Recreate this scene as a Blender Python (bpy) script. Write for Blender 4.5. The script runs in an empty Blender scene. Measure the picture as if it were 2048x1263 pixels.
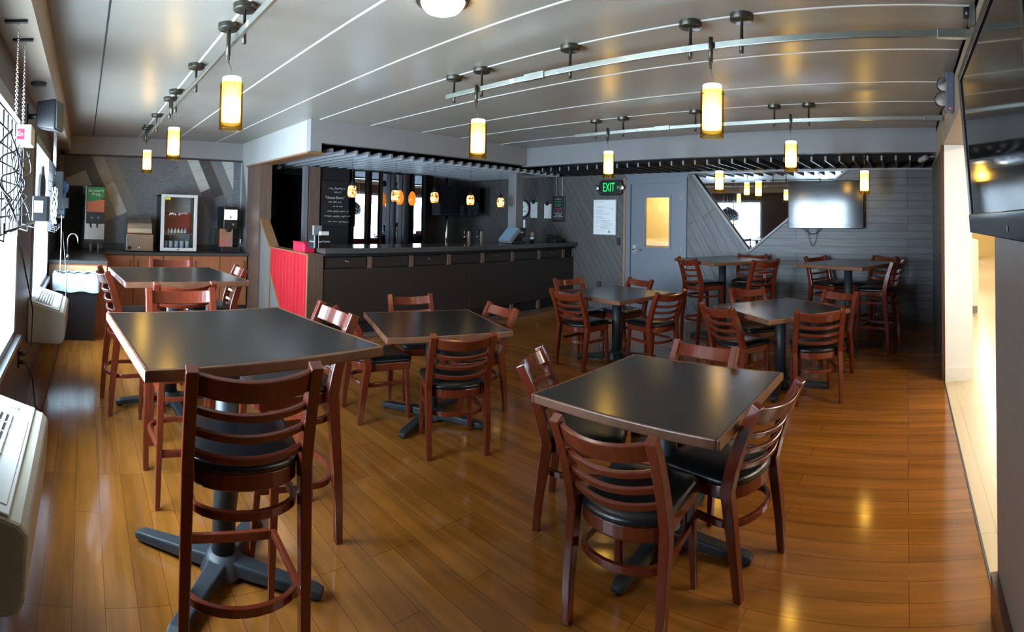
import bpy, bmesh, math, random
from mathutils import Vector, Matrix
random.seed(7)
PI = math.pi
C = bpy.context.scene.collection
D = bpy.data

# ------------------------------------------------------------------ camera (a level-swept phone panorama: central cylinder)
FX, TH0, V0, TX, TY, EYE = 1048.13, 0.81605, 408.625, -0.0040266, 0.0300385, 1.60214
def make_camera():
    Ra = Matrix(((1, 0, 0), (0, math.cos(TX), -math.sin(TX)), (0, math.sin(TX), math.cos(TX))))
    Rb = Matrix(((math.cos(TY), 0, math.sin(TY)), (0, 1, 0), (-math.sin(TY), 0, math.cos(TY))))
    Mi = (Rb @ Ra).transposed()
    F = Mi @ Vector((math.sin(TH0), math.cos(TH0), 0))
    U = Mi @ Vector((0, 0, 1))
    R = Mi @ Vector((math.cos(TH0), -math.sin(TH0), 0))
    c = D.cameras.new('camera'); o = D.objects.new('camera', c); C.objects.link(o)
    o.matrix_world = Matrix(((R.x, U.x, -F.x, 0), (R.y, U.y, -F.y, 0), (R.z, U.z, -F.z, EYE), (0, 0, 0, 1)))
    c.type = 'PANO'; c.panorama_type = 'CENTRAL_CYLINDRICAL'
    c.central_cylindrical_radius = 1
    c.central_cylindrical_range_u_min = -1024 / FX; c.central_cylindrical_range_u_max = 1024 / FX
    c.central_cylindrical_range_v_min = -(1263 - V0) / FX; c.central_cylindrical_range_v_max = V0 / FX
    c.clip_start = 0.02
    bpy.context.scene.camera = o
make_camera()

# ------------------------------------------------------------------ materials
def nodes(name):
    m = D.materials.new(name); m.use_nodes = True
    nt = m.node_tree; nt.nodes.clear()
    out = nt.nodes.new('ShaderNodeOutputMaterial')
    return m, nt, out
def N(nt, t, **kw):
    n = nt.nodes.new(t)
    for k, v in kw.items():
        if k in n.inputs: n.inputs[k].default_value = v
        else: setattr(n, k, v)
    return n
def L(nt, a, b): nt.links.new(a, b)
def rgb(c): return (c[0], c[1], c[2], 1)
def mix(nt, fac, a, b, mode='MIX'):
    n = nt.nodes.new('ShaderNodeMix'); n.data_type = 'RGBA'; n.blend_type = mode
    for sock, v in ((n.inputs[0], fac), (n.inputs[6], a), (n.inputs[7], b)):
        if isinstance(v, bpy.types.NodeSocket): L(nt, v, sock)
        elif isinstance(v, (int, float)): sock.default_value = v
        else: sock.default_value = rgb(v)
    return n.outputs[2]
def ramp(nt, fac, stops):
    r = nt.nodes.new('ShaderNodeValToRGB'); e = r.color_ramp.elements
    while len(e) < len(stops): e.new(0.5)
    for i, (p, c) in enumerate(stops):
        e[i].position = p; e[i].color = rgb(c) if not isinstance(c, (int, float)) else (c, c, c, 1)
    L(nt, fac, r.inputs[0]); return r.outputs[0]
def pmat(name, col, rough=0.5, metal=0.0, var=0.12, scale=20, bump=0.0, spec=0.5, stretch=(1, 1, 1), col2=None, coat=0.0, rvar=0.05):
    m, nt, out = nodes(name)
    b = N(nt, 'ShaderNodeBsdfPrincipled'); L(nt, b.outputs[0], out.inputs[0])
    tc = N(nt, 'ShaderNodeTexCoord'); mp = N(nt, 'ShaderNodeMapping'); mp.inputs['Scale'].default_value = stretch
    L(nt, tc.outputs['Object'], mp.inputs[0])
    no = N(nt, 'ShaderNodeTexNoise', Scale=scale, Detail=4.0); L(nt, mp.outputs[0], no.inputs['Vector'])
    c2 = col2 or tuple(x * (1 - 2 * var) for x in col); c1 = col if col2 else tuple(min(1, x * (1 + var)) for x in col)
    L(nt, mix(nt, no.outputs['Fac'], c1, c2), b.inputs['Base Color'])
    mr = N(nt, 'ShaderNodeMapRange'); mr.inputs[3].default_value = max(0, rough - rvar); mr.inputs[4].default_value = min(1, rough + rvar)
    L(nt, no.outputs['Fac'], mr.inputs[0]); L(nt, mr.outputs[0], b.inputs['Roughness'])
    b.inputs['Metallic'].default_value = metal; b.inputs['Specular IOR Level'].default_value = spec
    b.inputs['Coat Weight'].default_value = coat; b.inputs['Coat Roughness'].default_value = 0.15
    if bump:
        bp = N(nt, 'ShaderNodeBump', Strength=bump, Distance=0.01); L(nt, no.outputs['Fac'], bp.inputs['Height']); L(nt, bp.outputs[0], b.inputs['Normal'])
    return m
def emat(name, col, strength):
    m, nt, out = nodes(name)
    e = N(nt, 'ShaderNodeEmission', Color=rgb(col), Strength=strength); L(nt, e.outputs[0], out.inputs[0])
    return m
def thin_glass(name, tint=(1, 1, 1), refl=0.08, rough=0.02):
    m, nt, out = nodes(name)
    t = N(nt, 'ShaderNodeBsdfTransparent', Color=rgb(tint)); g = N(nt, 'ShaderNodeBsdfGlossy', Roughness=rough)
    lw = N(nt, 'ShaderNodeLayerWeight', Blend=0.35); mr = N(nt, 'ShaderNodeMapRange'); mr.inputs[3].default_value = refl; mr.inputs[4].default_value = 0.7
    L(nt, lw.outputs['Facing'], mr.inputs[0])
    s = N(nt, 'ShaderNodeMixShader'); L(nt, mr.outputs[0], s.inputs[0]); L(nt, t.outputs[0], s.inputs[1]); L(nt, g.outputs[0], s.inputs[2]); L(nt, s.outputs[0], out.inputs[0])
    return m
def plank_mat(name, ax, ay, ang, pitch, length, c1, c2, groove, rough=0.5, gap=0.006, spec=0.5, bump=0.4, grain=0.5, gscale=6.0, coat=0.0):
    """Boards: ax / ay pick the two world axes of the surface, ang turns the board direction."""
    m, nt, out = nodes(name)
    b = N(nt, 'ShaderNodeBsdfPrincipled'); L(nt, b.outputs[0], out.inputs[0])
    g = N(nt, 'ShaderNodeNewGeometry'); s = N(nt, 'ShaderNodeSeparateXYZ'); L(nt, g.outputs['Position'], s.inputs[0])
    def lin(ca, cb):
        a = N(nt, 'ShaderNodeMath', operation='MULTIPLY'); a.inputs[1].default_value = ca; L(nt, s.outputs[ax], a.inputs[0])
        d = N(nt, 'ShaderNodeMath', operation='MULTIPLY_ADD'); d.inputs[1].default_value = cb; L(nt, s.outputs[ay], d.inputs[0]); L(nt, a.outputs[0], d.inputs[2]); return d.outputs[0]
    cb = N(nt, 'ShaderNodeCombineXYZ'); L(nt, lin(math.cos(ang), math.sin(ang)), cb.inputs[0]); L(nt, lin(-math.sin(ang), math.cos(ang)), cb.inputs[1])
    br = N(nt, 'ShaderNodeTexBrick'); br.offset = 0.37; br.offset_frequency = 3
    for k, v in (('Color1', rgb(c1)), ('Color2', rgb(c2)), ('Mortar', rgb(groove)), ('Scale', 1.0), ('Mortar Size', gap / 2), ('Mortar Smooth', 0.2), ('Bias', 0.0), ('Brick Width', length), ('Row Height', pitch)):
        br.inputs[k].default_value = v
    L(nt, cb.outputs[0], br.inputs['Vector'])
    mp = N(nt, 'ShaderNodeMapping'); mp.inputs['Scale'].default_value = (gscale * 0.25, gscale * 3, 1); L(nt, cb.outputs[0], mp.inputs[0])
    no = N(nt, 'ShaderNodeTexNoise', Scale=1.0, Detail=6.0, Roughness=0.6); L(nt, mp.outputs[0], no.inputs['Vector'])
    dark = ramp(nt, no.outputs['Fac'], [(0.25, 1 - grain), (0.75, 1 + 0 * grain)])
    L(nt, mix(nt, 1.0, br.outputs['Color'], dark, 'MULTIPLY'), b.inputs['Base Color'])
    mr = N(nt, 'ShaderNodeMapRange'); mr.inputs[3].default_value = rough + 0.08; mr.inputs[4].default_value = max(0.02, rough - 0.08); L(nt, no.outputs['Fac'], mr.inputs[0]); L(nt, mr.outputs[0], b.inputs['Roughness'])
    b.inputs['Specular IOR Level'].default_value = spec; b.inputs['Coat Weight'].default_value = coat; b.inputs['Coat Roughness'].default_value = 0.12
    iv = N(nt, 'ShaderNodeMath', operation='MULTIPLY_ADD'); iv.inputs[1].default_value = -1.0; iv.inputs[2].default_value = 1.0; L(nt, br.outputs['Fac'], iv.inputs[0])
    ad = N(nt, 'ShaderNodeMath', operation='MULTIPLY_ADD'); ad.inputs[1].default_value = 0.15; L(nt, no.outputs['Fac'], ad.inputs[0]); L(nt, iv.outputs[0], ad.inputs[2])
    bp = N(nt, 'ShaderNodeBump', Strength=bump, Distance=0.004); L(nt, ad.outputs[0], bp.inputs['Height']); L(nt, bp.outputs[0], b.inputs['Normal'])
    return m

M = {}
M['floor'] = plank_mat('floor_planks', 1, 0, 0, 0.132, 1.05, (0.38, 0.142, 0.024), (0.285, 0.100, 0.0155), (0.09, 0.03, 0.008), rough=0.13, gap=0.0025, bump=0.08, grain=0.55, gscale=4, spec=0.5)
M['tilefloor'] = plank_mat('corridor_floor', 0, 1, 0, 0.45, 0.9, (0.62, 0.50, 0.33), (0.58, 0.46, 0.30), (0.40, 0.31, 0.2), rough=0.25, gap=0.004, bump=0.05, grain=0.12, gscale=3)
M['ceil'] = pmat('ceiling_paint', (0.295, 0.272, 0.232), 0.33, 0, 0.05, 3, 0.02, 0.6)
M['seam'] = pmat('ceiling_seam', (0.62, 0.60, 0.56), 0.4, 0, 0.05)
M['seamdark'] = pmat('ceiling_gap', (0.02, 0.02, 0.02), 0.6)
M['black'] = pmat('flat_black_paint', (0.006, 0.006, 0.008), 0.7, 0, 0.1)
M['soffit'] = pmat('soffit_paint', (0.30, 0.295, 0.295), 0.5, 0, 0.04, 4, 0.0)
M['soffit_lit'] = pmat('soffit_lit_paint', (0.50, 0.50, 0.485), 0.5, 0, 0.04, 4, 0.0)  # same soffit paint, lightened: window light on the bar end is in the colour
M['soffit_shaded'] = pmat('soffit_shaded_paint', (0.195, 0.195, 0.205), 0.5, 0, 0.04, 4, 0.0)  # same soffit paint again, darkened to put the far face's shade into it
M['taupe'] = pmat('taupe_paint', (0.17, 0.135, 0.115), 0.5, 0, 0.05, 40, 0.03)
M['tan'] = pmat('tan_paint', (0.34, 0.27, 0.20), 0.5, 0, 0.05, 10, 0.02)
M['white'] = pmat('white_paint', (0.85, 0.84, 0.80), 0.5, 0, 0.03)
M['yellow'] = pmat('yellow_paint', (0.72, 0.56, 0.26), 0.55, 0, 0.04)
M['slate'] = pmat('slate_mosaic', (0.20, 0.21, 0.225), 0.5, 0, 0.3, 26, 0.15, stretch=(1, 1, 1.8))
GW = ((0.092, 0.092, 0.100), (0.072, 0.072, 0.080), (0.012, 0.012, 0.014))
M['plank_h'] = plank_mat('grey_boards_level', 1, 2, 0, 0.111, 2.6, *GW, rough=0.42, bump=0.6, grain=0.5, gscale=9, gap=0.008)
M['plank_d'] = plank_mat('grey_boards_slanted', 1, 2, math.radians(60), 0.135, 3.0, *GW, rough=0.42, bump=0.6, grain=0.5, gscale=9, gap=0.008)
M['plank_e'] = plank_mat('grey_brown_boards_slanted', 1, 2, math.radians(57), 0.105, 3.0, (0.105, 0.098, 0.092), (0.09, 0.085, 0.08), (0.022, 0.02, 0.018), rough=0.5, bump=0.5, grain=0.4, gscale=9, gap=0.007)
M['plank_x'] = plank_mat('grey_boards_return', 0, 2, 0, 0.111, 2.6, *GW, rough=0.45, bump=0.6, grain=0.5, gscale=9, gap=0.008)
M['greyboard'] = plank_mat('light_grey_boards', 1, 2, math.radians(62), 0.10, 3.0, (0.24, 0.235, 0.225), (0.21, 0.205, 0.195), (0.10, 0.1, 0.1), rough=0.5, bump=0.3, grain=0.3, gscale=9)
M['red'] = plank_mat('red_boards', 2, 1, 0, 0.118, 4.0, (0.62, 0.018, 0.035), (0.55, 0.014, 0.028), (0.75, 0.16, 0.16), rough=0.4, bump=0.5, grain=0.35, gscale=12, gap=0.005)
M['oldwood'] = pmat('weathered_wood', (0.19, 0.115, 0.085), 0.5, 0, 0.3, 6, 0.2, stretch=(6, 6, 0.5), col2=(0.075, 0.045, 0.035))
M['trimgrey'] = pmat('grey_trim', (0.19, 0.19, 0.20), 0.4, 0, 0.1, 10)
M['trimwood'] = pmat('trim_wood', (0.30, 0.15, 0.07), 0.45, 0, 0.2, 8, 0.1, stretch=(6, 6, 0.6))
M['baseboard'] = pmat('baseboard_wood', (0.10, 0.035, 0.018), 0.35, 0, 0.2, 8, 0.1)
M['darkpost'] = pmat('dark_wood_wall', (0.085, 0.05, 0.04), 0.45, 0, 0.3, 5, 0.2, stretch=(6, 6, 0.5), col2=(0.03, 0.018, 0.015))
M['mahog'] = pmat('mahogany', (0.145, 0.024, 0.009), 0.22, 0, 0.2, 5, 0.0, stretch=(6, 6, 0.8), col2=(0.080, 0.0125, 0.005), coat=0.3, spec=0.5)
M['vinyl'] = pmat('black_vinyl', (0.006, 0.006, 0.007), 0.30, 0, 0.1, 120, 0.08, spec=0.5)
M['laminate'] = pmat('dark_laminate', (0.014, 0.0105, 0.009), 0.22, 0, 0.15, 10, 0.0, stretch=(2, 40, 2), spec=0.75)
M['edge'] = pmat('worn_table_edge', (0.21, 0.095, 0.05), 0.38, 0, 0.25, 16, 0.05, col2=(0.065, 0.022, 0.011))
M['iron'] = pmat('black_cast_iron', (0.018, 0.023, 0.028), 0.5, 0, 0.15, 60, 0.08)
M['bronze'] = pmat('dark_bronze', (0.085, 0.078, 0.062), 0.38, 0.8, 0.1)
M['rail'] = pmat('brushed_rail', (0.36, 0.38, 0.34), 0.3, 0.85, 0.08)
M['chrome'] = pmat('chrome', (0.8, 0.8, 0.82), 0.1, 1.0, 0.02)
M['steel'] = pmat('brushed_steel', (0.58, 0.56, 0.52), 0.25, 1.0, 0.05, 30, 0.02, stretch=(1, 20, 20))
M['plastic'] = pmat('black_plastic', (0.012, 0.012, 0.014), 0.35, 0, 0.1)
M['greyplastic'] = pmat('grey_plastic', (0.22, 0.23, 0.24), 0.45, 0, 0.08)
M['beige'] = pmat('beige_plastic', (0.36, 0.335, 0.265), 0.45, 0, 0.05, 6)
M['whiteplastic'] = pmat('white_plastic', (0.60, 0.61, 0.59), 0.35, 0, 0.03)
M['vent'] = pmat('vent_dark', (0.03, 0.035, 0.035), 0.5)
M['screen'] = pmat('dark_screen', (0.004, 0.005, 0.007), 0.06, 0, 0.0, 5, 0, spec=0.3, rvar=0.0)
M['screenfar'] = pmat('dark_screen_matt', (0.004, 0.005, 0.008), 0.11, 0, 0.0, 5, 0, spec=0.6, rvar=0.0)
M['bezel'] = pmat('gloss_bezel', (0.006, 0.007, 0.010), 0.12, 0, 0.0)
M['mirror'] = pmat('mirror_glass', (0.58, 0.63, 0.72), 0.015, 1.0, 0.0, 5, rvar=0.0)
M['door'] = pmat('slate_door_paint', (0.135, 0.155, 0.195), 0.42, 0, 0.05, 60, 0.03)
M['barpanel'] = pmat('dark_bar_panel', (0.026, 0.021, 0.021), 0.42, 0, 0.2, 12, 0.03, stretch=(1, 8, 8))
M['bartop'] = pmat('bar_counter', (0.07, 0.07, 0.068), 0.16, 0, 0.15, 30, 0.0, spec=0.7)
M['counter'] = pmat('stone_counter', (0.06, 0.062, 0.062), 0.3, 0, 0.35, 60)
M['cab'] = pmat('cherry_cabinet', (0.40, 0.145, 0.062), 0.4, 0, 0.22, 5, 0.04, stretch=(5, 5, 0.7))
M['cablight'] = pmat('maple_cabinet', (0.48, 0.30, 0.15), 0.45, 0, 0.15, 5, 0.03, stretch=(5, 5, 0.7))
M['paper'] = pmat('paper', (0.78, 0.82, 0.85), 0.6, 0, 0.02)
M['bag'] = pmat('clear_bin_liner', (0.50, 0.60, 0.63), 0.2, 0, 0.25, 14, 0.5)
M['ink'] = pmat('black_ink', (0.03, 0.03, 0.04), 0.6)
M['chalk'] = pmat('white_chalk', (0.6, 0.62, 0.64), 0.8)
M['green'] = pmat('green_chalk', (0.04, 0.42, 0.12), 0.8)
M['pink'] = pmat('pink_chalk', (0.6, 0.07, 0.11), 0.8)
M['redbox'] = pmat('red_plastic', (0.66, 0.02, 0.06), 0.35, 0, 0.05)
M['greenprint'] = pmat('green_print', (0.02, 0.28, 0.06), 0.4)
M['orangeprint'] = pmat('orange_print', (0.75, 0.24, 0.06), 0.4, 0, 0.3, 30, col2=(0.55, 0.08, 0.03))
M['yellowlabel'] = pmat('yellow_label', (0.65, 0.7, 0.03), 0.5)
M['blueplastic'] = pmat('blue_translucent_plastic', (0.05, 0.15, 0.36), 0.15, 0, 0.1)
M['navy'] = pmat('navy_rim', (0.012, 0.02, 0.09), 0.35)
M['gold'] = pmat('gold_ring', (0.7, 0.55, 0.12), 0.4)
M['cord'] = pmat('white_cord', (0.75, 0.76, 0.75), 0.6)
M['glass'] = thin_glass('window_glass', (0.96, 0.98, 1.0), 0.04)
M['clear'] = thin_glass('clear_glass', (0.92, 0.94, 0.95), 0.025)
M['exitgreen'] = emat('exit_green', (0.02, 0.75, 0.16), 0.55)
M['led'] = emat('red_led', (1, 0.02, 0.02), 4)
M['litpanel'] = emat('lit_panel', (0.85, 0.92, 1.0), 1.3)
M['dome'] = emat('dome_light', (1.0, 0.93, 0.78), 8.0)
M['tube'] = emat('corridor_tube', (1.0, 0.93, 0.78), 13.5)
M['reflector'] = pmat('lamp_reflector', (0.75, 0.78, 0.8), 0.2, 0.9, 0.1)
def lamp_inner():
    m, nt, out = nodes('lit_diffuser')
    tc = N(nt, 'ShaderNodeTexCoord'); s = N(nt, 'ShaderNodeSeparateXYZ'); L(nt, tc.outputs['Object'], s.inputs[0])
    mr = N(nt, 'ShaderNodeMapRange'); mr.inputs[1].default_value = 0.0; mr.inputs[2].default_value = 0.30; L(nt, s.outputs[2], mr.inputs[0])
    st = ramp(nt, mr.outputs[0], [(0.0, 0.10), (0.15, 0.35), (0.38, 1.0), (0.62, 0.30), (0.9, 0.09), (1.0, 0.16)])
    ml = N(nt, 'ShaderNodeMath', operation='MULTIPLY'); ml.inputs[1].default_value = 11.0; L(nt, st, ml.inputs[0])
    e = N(nt, 'ShaderNodeEmission', Color=(1.0, 0.80, 0.44, 1)); L(nt, ml.outputs[0], e.inputs[1]); L(nt, e.outputs[0], out.inputs[0])
    return m
M['lampin'] = lamp_inner()
def amber_glass():
    """Tinted tube: the longer way through the glass near its edges colours the light more."""
    m, nt, out = nodes('amber_glass')
    lw = N(nt, 'ShaderNodeLayerWeight', Blend=0.4); tint = ramp(nt, lw.outputs['Facing'], [(0.0, (1.0, 0.74, 0.20)), (0.45, (0.98, 0.60, 0.07)), (0.85, (0.60, 0.28, 0.015)), (1.0, (0.35, 0.15, 0.01))])
    t = N(nt, 'ShaderNodeBsdfTransparent'); L(nt, tint, t.inputs[0]); g = N(nt, 'ShaderNodeBsdfGlossy', Roughness=0.05)
    s = N(nt, 'ShaderNodeMixShader'); s.inputs[0].default_value = 0.06; L(nt, t.outputs[0], s.inputs[1]); L(nt, g.outputs[0], s.inputs[2]); L(nt, s.outputs[0], out.inputs[0])
    return m
M['amber'] = amber_glass()
def mosaic():
    m, nt, out = nodes('amber_mosaic')
    tc = N(nt, 'ShaderNodeTexCoord'); v = N(nt, 'ShaderNodeTexVoronoi', Scale=34.0); L(nt, tc.outputs['Object'], v.inputs['Vector'])
    bw = N(nt, 'ShaderNodeRGBToBW'); L(nt, v.outputs['Color'], bw.inputs[0])
    col = ramp(nt, bw.outputs[0], [(0.1, (0.10, 0.03, 0.01)), (0.4, (0.55, 0.20, 0.04)), (0.62, (0.95, 0.55, 0.16)), (0.9, (1.0, 0.85, 0.5))])
    b = N(nt, 'ShaderNodeBsdfPrincipled', Roughness=0.2); L(nt, col, b.inputs['Base Color']); L(nt, col, b.inputs['Emission Color']); b.inputs['Emission Strength'].default_value = 0.55
    L(nt, b.outputs[0], out.inputs[0]); return m
M['mosaic'] = mosaic()
def orange_glass():
    m, nt, out = nodes('orange_glass')
    b = N(nt, 'ShaderNodeBsdfPrincipled', Roughness=0.15); b.inputs['Base Color'].default_value = (0.5, 0.12, 0.01, 1)
    tc = N(nt, 'ShaderNodeTexCoord'); no = N(nt, 'ShaderNodeTexNoise', Scale=12.0); L(nt, tc.outputs['Object'], no.inputs['Vector'])
    L(nt, mix(nt, no.outputs['Fac'], (0.75, 0.22, 0.02), (0.5, 0.11, 0.01)), b.inputs['Emission Color']); b.inputs['Emission Strength'].default_value = 0.45
    L(nt, b.outputs[0], out.inputs[0]); return m
M['orangeglass'] = orange_glass()

# ------------------------------------------------------------------ mesh helpers
class MB:
    def __init__(s): s.bm = bmesh.new()
    def face(s, pts, mi=0):
        f = s.bm.faces.new([s.bm.verts.new(p) for p in pts]); f.material_index = mi; return f
    def box(s, x0, x1, y0, y1, z0, z1, mi=0, mat=None):
        c = [Vector(p) for p in ((x0, y0, z0), (x1, y0, z0), (x1, y1, z0), (x0, y1, z0), (x0, y0, z1), (x1, y0, z1), (x1, y1, z1), (x0, y1, z1))]
        if mat: c = [mat @ p for p in c]
        v = [s.bm.verts.new(p) for p in c]
        for q in ((0, 3, 2, 1), (4, 5, 6, 7), (0, 1, 5, 4), (1, 2, 6, 5), (2, 3, 7, 6), (3, 0, 4, 7)):
            s.bm.faces.new([v[i] for i in q]).material_index = mi
        return s
    def loft(s, rings, mi=0, cap=True, smooth=False, closed=True):
        vs = [[s.bm.verts.new(p) for p in r] for r in rings]; n = len(rings[0])
        for a, b in zip(vs, vs[1:]):
            for i in range(n if closed else n - 1):
                j = (i + 1) % n
                f = s.bm.faces.new((a[i], a[j], b[j], b[i])); f.material_index = mi; f.smooth = smooth
        if cap and closed:
            for r, rev in ((vs[0], True), (vs[-1], False)):
                try:
                    f = s.bm.faces.new(list(reversed(r)) if rev else r); f.material_index = mi
                except ValueError: pass
        return s
    def lathe(s, prof, c=(0, 0, 0), n=24, mi=0, cap=False, smooth=True):
        rings = [[(c[0] + r * math.cos(2 * PI * i / n), c[1] + r * math.sin(2 * PI * i / n), c[2] + z) for i in range(n)] for r, z in prof]
        return s.loft(rings, mi, cap, smooth)
    def cyl(s, c, r, z0, z1, n=20, mi=0, smooth=True): return s.lathe([(r, z0), (r, z1)], c, n, mi, True, smooth)
    def tube(s, pts, r, n=8, mi=0, closed=False):
        P = [Vector(p) for p in pts]; rings = []; k = len(P)
        up = Vector((0.13, 0.31, 0.94))
        for i, p in enumerate(P):
            a = P[(i - 1) % k] if (closed or i > 0) else p; b = P[(i + 1) % k] if (closed or i < k - 1) else p
            t = (b - a).normalized(); x = t.cross(up)
            if x.length < 1e-3: x = t.cross(Vector((1, 0, 0)))
            x.normalize(); y = t.cross(x); rr = r[i] if isinstance(r, (list, tuple)) else r
            rings.append([p + x * rr * math.cos(2 * PI * j / n) + y * rr * math.sin(2 * PI * j / n) for j in range(n)])
        if closed: rings.append(rings[0])
        return s.loft(rings, mi, not closed, True)
    def sweep(s, pts, w, h, up, mi=0, smooth=False):
        """A rectangular bar along pts; w across (horizontal), h along `up`; all may vary per point."""
        P = [Vector(p) for p in pts]; rings = []
        for i, p in enumerate(P):
            t = (P[min(i + 1, len(P) - 1)] - P[max(i - 1, 0)]).normalized()
            u = Vector(up[i] if isinstance(up, list) else up); u = (u - t * u.dot(t)).normalized(); x = t.cross(u)
            ww = w[i] if isinstance(w, (list, tuple)) else w; hh = h[i] if isinstance(h, (list, tuple)) else h
            rings.append([p + x * ww / 2 + u * hh / 2, p - x * ww / 2 + u * hh / 2, p - x * ww / 2 - u * hh / 2, p + x * ww / 2 - u * hh / 2])
        return s.loft(rings, mi, True, smooth)
    def prism(s, poly, ext, mi=0):
        e = Vector(ext); return s.loft([[Vector(p) for p in poly], [Vector(p) + e for p in poly]], mi)
    def build(s, name, mats, parent=None, loc=(0, 0, 0), bevel=0, smooth_angle=None):
        bmesh.ops.recalc_face_normals(s.bm, faces=s.bm.faces)
        me = D.meshes.new(name); s.bm.to_mesh(me); s.bm.free()
        for m in (mats if isinstance(mats, (list, tuple)) else [mats]): me.materials.append(M[m] if isinstance(m, str) else m)
        o = D.objects.new(name, me); C.objects.link(o); o.location = loc
        if parent: o.parent = parent
        if bevel:
            b = o.modifiers.new('bevel', 'BEVEL'); b.width = bevel; b.segments = 2; b.limit_method = 'ANGLE'; b.angle_limit = math.radians(40)
        return o
def tag(o, label, cat, group=None, kind=None):
    if label: o['label'] = label
    if cat: o['category'] = cat
    if group: o['group'] = group
    if kind: o['kind'] = kind
    return o
def thing(name, label, cat, loc=(0, 0, 0), rz=0, group=None):
    o = D.objects.new(name, None); C.objects.link(o); o.location = loc; o.rotation_euler = (0, 0, rz); o.empty_display_size = 0.1
    return tag(o, label, cat, group)
def struct(o): o['kind'] = 'structure'; return o
def lab(o, t): o['label'] = t; return o
KIDS = {}
def kids(o): return [c for c in C.objects if c.parent == o]
def dup(root, loc, rz, label, group=None):
    r = root.copy(); C.objects.link(r); r.location = loc; r.rotation_euler = (0, 0, rz); r['label'] = label
    if group: r['group'] = group
    for ch in KIDS.setdefault(root.name, [(c, kids(c)) for c in kids(root)]):
        c = ch[0].copy(); C.objects.link(c); c.parent = r
        for g in ch[1]:
            d = g.copy(); C.objects.link(d); d.parent = c
    return r
def text_obj(name, body, size, mat, parent, loc, rot, extrude=0.0008, align='CENTER', sx=1.0):
    cu = D.curves.new(name, 'FONT'); cu.body = body; cu.size = size; cu.extrude = extrude; cu.align_x = align; cu.align_y = 'CENTER'
    o = D.objects.new(name, cu); C.objects.link(o)
    dg = bpy.context.evaluated_depsgraph_get(); me = D.meshes.new_from_object(o.evaluated_get(dg)); D.objects.remove(o)
    me.materials.clear(); me.materials.append(M[mat])
    t = D.objects.new(name, me); C.objects.link(t); t.parent = parent; t.location = loc; t.rotation_euler = rot; t.scale = (sx, 1, 1)
    return t
FACE_X = (PI / 2, 0, -PI / 2)      # lettering on a wall whose face looks towards -X
FACE_Y = (PI / 2, 0, 0)            # lettering on a face that looks towards -Y
FACE_LEFT = (PI / 2, 0, -PI / 2)
def scribble(mb, org, ax, up, rows, th=0.0025, mi=0):
    """Handwriting-like strokes: rows = (x0, x1, y, height) in the plane (org, ax, up)."""
    O, A, U = Vector(org), Vector(ax), Vector(up); nrm = A.cross(U) * 0.0006
    for x0, x1, y, h in rows:
        x = x0
        while x < x1 - 0.2 * h:
            wl = min(random.uniform(1.5, 4.5) * h, x1 - x); n = max(3, int(wl / h * 3.2)); pts = []
            for i in range(n + 1):
                pts.append((x + wl * i / n, y + (h * random.uniform(0.1, 0.5) if i % 2 else -h * random.uniform(0.1, 0.5)) * (1.5 if random.random() < 0.15 else 1)))
            for (a, b), (c, d) in zip(pts, pts[1:]):
                dx, dy = c - a, d - b; l = math.hypot(dx, dy) or 1; nx, ny = -dy / l * th / 2, dx / l * th / 2
                mb.face([O + A * (a + nx) + U * (b + ny) + nrm, O + A * (c + nx) + U * (d + ny) + nrm, O + A * (c - nx) + U * (d - ny) + nrm, O + A * (a - nx) + U * (b - ny) + nrm], mi)
            x += wl + h * 0.7

# ------------------------------------------------------------------ the room
XW, YB, YT, XS, YS, XL, YR, ZC = 7.60, 8.38, 8.67, 6.51, 5.80, -0.44, -0.36, 2.754   # far wall, back bar, tile wall, soffits, windows, right wall, ceiling
struct(MB().box(-0.6, XW + 0.1, -0.36, 8.9, -0.06, 0.0).build('floor', 'floor'))
struct(MB().box(1.6, 26, -6.0, -0.36, -0.06, 0.0).build('floor_corridor', 'tilefloor'))
struct(MB().box(2.15, 5.27, -0.366, -0.354, 0.0, 0.004).build('trim_1', 'vent'))
# ceiling: painted boards with raised white seams, black above the slats
mb = MB()
mb.box(-0.6, 2.65, -0.6, 8.9, ZC, ZC + 0.08); mb.box(2.65, XS, -0.6, YS, ZC, ZC + 0.08)
struct(mb.build('ceiling', 'ceil'))
mb = MB(); mb.box(2.65, XW + 0.1, YS, 8.9, ZC, ZC + 0.08); mb.box(XS, XW + 0.1, -0.6, YS, ZC, ZC + 0.08); struct(mb.build('ceiling_plenum', 'black'))
for i, x in enumerate((0.857, 1.49, 2.175, 2.77, 3.50, 4.33, 5.05, 5.87)):
    y1 = YT if x < 2.6 else YS
    struct(MB().prism([(x - 0.012, -0.35, ZC + 0.001), (x + 0.012, -0.35, ZC + 0.001), (x + 0.005, -0.35, ZC - 0.005), (x - 0.005, -0.35, ZC - 0.005)], (0, y1 + 0.35, 0)).build('trim_%d' % (i + 2), 'seam'))
struct(MB().box(0.105, 0.119, -0.35, YT, ZC - 0.001, ZC + 0.002).build('trim_10', 'seamdark'))
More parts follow.
